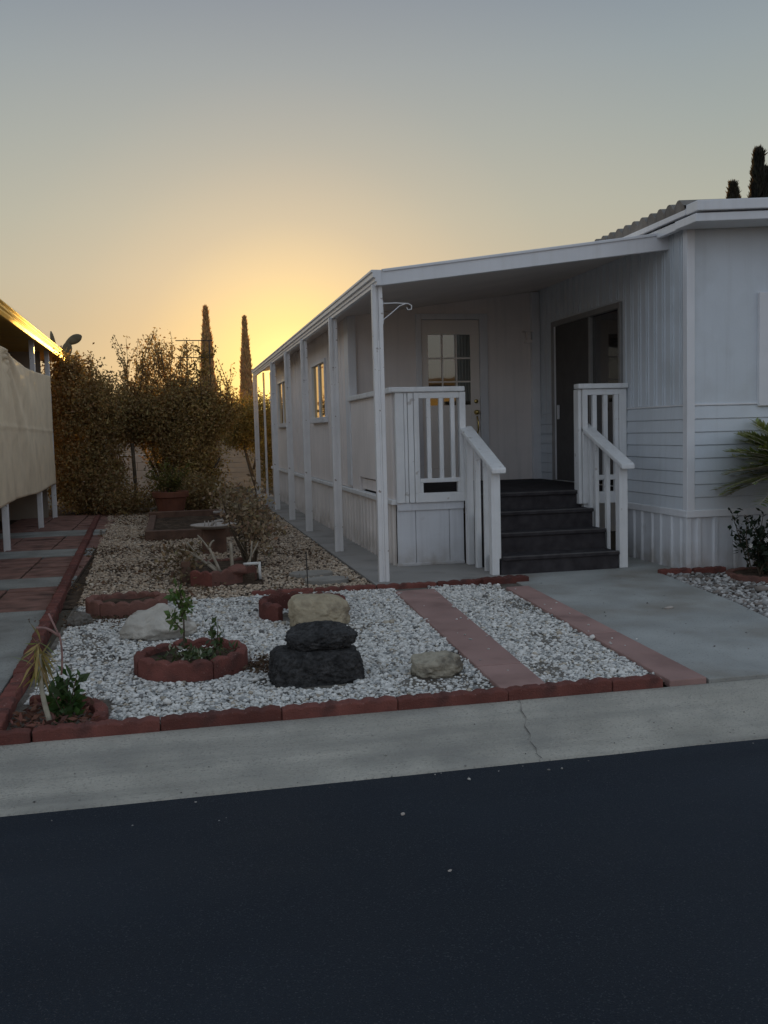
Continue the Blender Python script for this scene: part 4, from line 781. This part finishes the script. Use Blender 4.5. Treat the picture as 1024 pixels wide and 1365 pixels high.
# metal trellis arch in the hedge and the climber on it
b = MB()
for x in (-1.70, -1.18): b.tube([(x, 13.35, 0), (x, 13.35, 3.85)], .014, 6)
for zz in (3.84, 3.45, 2.9, 2.35, 1.8): b.tube([(-1.95, 13.35, zz), (-1.1, 13.35, zz)], .011, 6)
for x in (-1.55, -1.42, -1.3): b.tube([(x, 13.35, 1.2), (x, 13.35, 3.84)], .005, 5)
tag(b.build('garden_trellis', M['iron']), 'thin metal trellis frame standing up out of the hedge', 'trellis')
SP, paths = sprigs([(-1.9 + U(0, .8), 13.35, U(2.6, 3.5)) for _ in range(22)], 26, .5, .06, (0, 0, .4), .8)
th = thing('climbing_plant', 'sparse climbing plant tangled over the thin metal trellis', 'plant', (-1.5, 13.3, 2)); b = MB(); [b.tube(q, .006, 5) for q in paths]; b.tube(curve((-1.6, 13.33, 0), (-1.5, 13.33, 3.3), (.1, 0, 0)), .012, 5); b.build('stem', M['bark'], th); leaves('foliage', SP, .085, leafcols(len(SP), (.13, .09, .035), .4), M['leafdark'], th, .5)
# prickly pear above the neighbour's awning
pc = thing('prickly_pear', 'tall prickly pear cactus with flat pads above the neighbouring awning', 'cactus', (-4.5, 13.6, 0))
def pad(b, c, d, L_, w, t=.05):
    d = Vector(d).normalized(); s = Vector((d.z, 0, -d.x)).normalized() if abs(d.y) < .9 else Vector((1, 0, 0)); nrm = d.cross(s); vs = []; ns, nl = 14, 9
    for i in range(nl + 1):
        u = i / nl; ww = w * math.sin(math.pi * min(1, .06 + .92 * u)) ** .6 * (.65 + .45 * u)
        for k in range(ns): a = 6.2832 * k / ns; vs.append(Vector(c) + d * L_ * u + s * ww * math.cos(a) + nrm * t * min(1, ww / w + .2) * math.sin(a))
    b.add(vs, [(i * ns + k, i * ns + (k + 1) % ns, (i + 1) * ns + (k + 1) % ns, (i + 1) * ns + k) for i in range(nl) for k in range(ns)] + [tuple(range(ns))[::-1], tuple(range(nl * ns, (nl + 1) * ns))])
b = MB()
for c, d, L_, w in (((-4.55, 13.6, .0), (0, 0, 1), 1.0, .16), ((-4.55, 13.6, .95), (.1, 0, 1), .9, .17), ((-4.47, 13.6, 1.8), (-.1, 0, 1), .9, .18), ((-4.55, 13.6, 2.65), (0, 0, 1), .75, .2)): pad(b, c, d, L_, w, .08)
b.build('trunk', M['cactus'], pc, smooth=True)
for c, d, L_, w in (((-4.45, 13.55, 3.4), (.25, 0, 1), .46, .13), ((-4.40, 13.55, 3.80), (.85, .1, .45), .40, .12), ((-4.62, 13.6, 3.45), (-.15, 0, 1), .65, .06), ((-4.78, 13.6, 3.3), (-.5, 0, 1), .42, .11), ((-4.35, 13.6, 3.0), (.7, 0, .8), .42, .13)): 
    b = MB(); pad(b, c, d, L_, w); b.build('pad', M['cactus'], pc, smooth=True)

def cypress(label, base, h, r, group, seed, lean=0.0, col=(.42, .31, .17)):  # default col is lightened to paint haze onto the far crowns
    rs = np.random.default_rng(seed); th = thing('cypress_tree', label, 'tree', base, group); n = 16000
    t = rs.random(n) ** .8; prof = np.where(t < .12, .75 + 2 * t, 1.0) * (.04 + np.clip((1 - t), 0, 1) ** .85) * (1 + .07 * np.sin(t * 17 + seed) + .04 * np.sin(t * 41))
    a = rs.uniform(0, 6.283, n); q = r * prof * rs.uniform(.55, 1.0, n) * (1 + .08 * np.sin(a * 3 + t * 9))
    P = np.stack([base[0] + q * np.cos(a) + lean * t * h, base[1] + q * np.sin(a), base[2] + .25 + t * (h - .3)], 1); D = np.stack([np.cos(a) * .1, np.sin(a) * .1, np.ones(n) * 1.6], 1)
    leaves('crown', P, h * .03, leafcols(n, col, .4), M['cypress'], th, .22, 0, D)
    b = MB(); b.tube([(base[0], base[1], 0), (base[0] + lean * h * .4, base[1], h * .4), (base[0] + lean * h * .92, base[1], h * .92)], [r * .25, r * .5, .03], 8); b.build('trunk', M['bark'], th, smooth=True)
CG = 'columnar cypresses on the skyline'
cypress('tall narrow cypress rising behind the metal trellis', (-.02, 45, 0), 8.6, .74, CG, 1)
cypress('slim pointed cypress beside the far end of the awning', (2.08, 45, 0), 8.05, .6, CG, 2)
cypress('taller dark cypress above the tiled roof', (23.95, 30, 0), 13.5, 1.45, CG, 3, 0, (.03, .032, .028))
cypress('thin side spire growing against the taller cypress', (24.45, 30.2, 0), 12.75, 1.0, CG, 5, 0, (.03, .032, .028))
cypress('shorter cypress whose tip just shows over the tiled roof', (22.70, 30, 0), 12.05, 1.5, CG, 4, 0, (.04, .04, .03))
# background walls behind the hedge
gw = thing('garden_wall', 'beige board wall closing the garden behind the hedge gap', 'wall', (-.3, 21, 0)); b = MB()
for k in range(9): b.box(-4, 3.3, 21.0 - (.006 * (k % 2)), 21.06, .155 * k, .155 * k + .150)
b.build('boards', M['garden_wall'], gw, bevel=.008); MB().box(-4.05, 3.35, 20.95, 21.1, 1.40, 1.48).build('cap', M['garden_wall'], gw)
bw = thing('block_wall', 'white concrete block wall seen through the foot of the hedge', 'wall', (-3.2, 15.5, 0)); b = MB()
for r_ in range(6):
    for k in range(8): b.box(-5.0 + k * .4 + (.2 if r_ % 2 else 0), -5.0 + k * .4 + .39 + (.2 if r_ % 2 else 0), 15.5, 15.65, r_ * .2, r_ * .2 + .19)
b.build('blocks', M['block'], bw, bevel=.006); MB().box(-5, -1.7, 15.515, 15.64, 0, 1.18).build('mortar', M['garden_wall'], bw)
tag(MB().box(-40, 40, 60, 60.3, 0, 2.3).box(-40, 40, 59.9, 60.4, 2.3, 2.4).build('boundary_wall', M['farwall']), 'long low boundary wall on the horizon behind everything', 'wall')
for k, (x, y, h, lab) in enumerate(((-9, 40, 3.4, 'dark rounded tree far behind the neighbouring home'), (-3, 50, 3.3, 'broad dark tree far behind the hedge'), (4.2, 36, 2.7, 'bushy tree behind the rear end of the awning'))):
    shrub('distant_tree', lab, (x, y, 0), [((x, y, h * .62), (2.2, 1.5, h * .38)), ((x + 1.4, y, h * .5), (1.5, 1.2, h * .35)), ((x - 1.5, y, h * .5), (1.6, 1.2, h * .33))], 5200, .25, (.12, .085, .035), 'tree', trunk=[(curve((x, y, 0), (x, y, h * .6), n=3), [.15, .13, .12, .1])], clump=16, spread=.25)

# ------------------------------------------------------------------ right side: sago palm, shrub, edging
pm = thing('sago_palm', 'sago palm with stiff green fronds in front of the horizontal siding', 'palm', (4.22, -1.15, 0))
b = MB(); prof = [(.17 + .02 * math.sin(k * 2.1) , 1.11 * k / 14) for k in range(15)]; b.lathe(prof, (4.22, -1.15, -.02), 18).build('trunk', M['bark'], pm, smooth=True)
P = []; D = []; S = []; tb = MB()
for k in range(84):
    a = k * 2.39996; e = rad(-6 + 52 * ((k * 11) % 84) / 84); L_ = U(.8, .95); q0 = Vector((4.22, -1.15, 1.08)); d = Vector((math.cos(a) * math.cos(e), math.sin(a) * math.cos(e), math.sin(e))); pts = []
    for i in range(15):
        t = i / 14; pts.append(q0 + d * L_ * t + Vector((0, 0, -.2 * t * t * math.cos(e))))
    tb.tube(pts, [.012 * (1 - .75 * i / 14) for i in range(15)], 5)
    side = d.cross(Vector((0, 0, 1))).normalized()
    for i in range(2, 15):
        tan = (pts[i] - pts[i - 1]).normalized()
        for sg in (-1, 1):
            for h in (0, .5): P.append(pts[i - 1].lerp(pts[i], h)); D.append(tan * .8 + side * sg * .9 + Vector((0, 0, .18))); S.append(.22 * math.sin(math.pi * min(1, .12 + .8 * i / 15)) + .03)
tb.build('frond_ribs', M['stalk'], pm, smooth=True)
P = np.array(P); D = np.array(D); D /= np.linalg.norm(D, axis=1)[:, None]; n = len(P)
st_ = rng.bit_generator.state
d = D + rng.normal(size=D.shape) * .07; d /= np.linalg.norm(d, axis=1)[:, None]; s = np.cross(d, np.array([0, 0, 1.0])); s /= np.linalg.norm(s, axis=1)[:, None]; S = np.array(S)[:, None]; wv = .02
V = np.stack([P, P + d * S * .4 + s * wv, P + d * S, P + d * S * .4 - s * wv], 1).reshape(-1, 3)
link('fronds', fast_mesh('fronds', V, np.arange(4 * n).reshape(n, 4), np.repeat(leafcols(n, (.24, .26, .11), .35), 4, axis=0)), M['leafgreen'], pm)
stem_plant('rose_bush', 'leafy dark green rose bush in front of the white skirting', (3.82, -.95, 0), [curve((3.82 + U(-.12, .12), -.95 + U(-.1, .1), 0), (3.86 + U(-.36, .5), -.95 + U(-.3, .3), U(.28, .76)), (U(-.05, .05), 0, .05), 5) for _ in range(32)], .007, 34, .075, (.022, .034, .02), M['leafgreen'], .055, cat='bush', aspect=.42, tmin=.2)
rb = [o for o in COL.objects if o.name.startswith('rose_bush')][0]
for (x, y, zz) in ((3.68, -1.22, .42), (3.55, -1.15, .36), (3.78, -1.25, .5)):
    b = MB()
    for k in range(6): a = k * 1.047; b.add([(x, y, zz), (x + .022 * math.cos(a), y - .012, zz + .022 * math.sin(a)), (x + .026 * math.cos(a + .6), y - .012, zz + .026 * math.sin(a + .6))], [(0, 1, 2)])
    b.build('bloom', M['bloom'], rb)
scn = [(2.90, -.52, .012, -.03), (3.28, -.56, .012, -.05)]
pr0 = edging_proto(.36, .055, .08, bumps=3); place_row(pr0, scn, 'low red edging block beside the walkway at the skirting corner', 'red edging blocks at the skirting corner')
ring_planter('round_planter', (3.86, -1.0), .42, .06, 4, 'low dull red ring of blocks around the rose bush', 0, m='edgingdull')

# house across the street (mirrored in the porch door glass)
oh = thing('house_opposite', 'house across the street reflected in the porch door glass', 'house', (12, -30, 0))
MB().box(2, 26, -34, -28, -.2, 3.2).build('wall', M['farwall'], oh)
MB().prism([(1.2, 3.1), (26.8, 4.9), (26.8, 5.25), (1.2, 3.45)], 'y', -34.5, -27.2).build('roof', M['farroof'], oh)
for x in (5, 12): w = MB().box(x, x + 2, -27.99, -27.94, 1, 2.4).build('window', M['trim'], oh); MB().box(x + .1, x + 1.9, -27.95, -27.92, 1.1, 2.3).build('pane', M['glass'], w)
# small litter on the road and walkway
def chip(name, label, c, r, m): 
    o = rock(name, label, c, r, m, int(c[0] * 100) % 50, .2, 2, .3, sub=1); o['category'] = 'stone'; return o
chip('stone_chip', 'small white stone chip on the dark asphalt, nearer the curb', (-1.22, -5.95, -.058), (.011, .009, .007), M['plaster'])
chip('stone_chip', 'tiny pale chip on the dark asphalt, farther out in the road', (-1.18, -6.55, -.05), (.010, .006, .004), M['plaster'])
chip('stone_chip', 'pale leaf-like chip on the concrete walkway', (2.0, -2.35, .03), (.05, .025, .014), M['plaster'])
chip('stone_chip', 'white pebble strayed onto the rose paver beside the walkway', (.86, -3.3, .045), (.025, .02, .016), M['bloom'])

# crumbs of gravel and grit strayed over the gutter and the road edge
XY = np.r_[np.c_[rng.uniform(-3.4, 3.2, 150), -5.42 + np.abs(rng.normal(0, .3, 150)) * rng.choice([-.5, 1, 1, 1], 150)], np.c_[rng.uniform(1.2, 3.0, 60), rng.uniform(-4.4, -.2, 60)]]
XY = XY[(XY[:, 1] < -4.62) | (XY[:, 0] > np.interp(XY[:, 1], [-4.5, -.5], [1.1, 1.3]))]; n = len(XY)
g = pebbles('debris', np.c_[XY], .009, np.array([.3, .29, .27])[None] * rng.uniform(.3, 1.7, (n, 1)), M['pebble'], 0.0)
co_ = np.empty(len(g.data.vertices) * 3, np.float32); g.data.vertices.foreach_get('co', co_); co_ = co_.reshape(-1, 3)
zz = np.array([(.024 if y > -4.575 else gz(y) if y > -5.41 else -.08) for x, y in XY]); co_[:, 2] += np.repeat(zz, 12); g.data.vertices.foreach_set('co', co_.ravel()); g.data.update()
tag(g, 'tiny loose grit scattered over the gutter, walkway and road edge', 'grit', kind='stuff')

XY = np.r_[np.c_[rng.uniform(-.2, .3, 22), rng.uniform(-4.4, -.8, 22)], np.c_[rng.uniform(.85, 1.2, 14), rng.uniform(-4.4, -.8, 14)]]; n = len(XY)
keep = (np.abs(XY[:, 0] - np.interp(XY[:, 1], [-4.5, -.7], [-.1, .16])) < .18) | (XY[:, 0] > np.interp(XY[:, 1], [-4.5, -.7], [.82, 1.09])); XY = XY[keep]; n = len(XY)
tag(pebbles('gravel', XY, .02, np.array([.72, .7, .66])[None] * rng.uniform(.5, 1.1, (n, 1)), M['pebble'], .034), 'loose white pebbles strayed onto the rose pavers', 'gravel', kind='stuff')
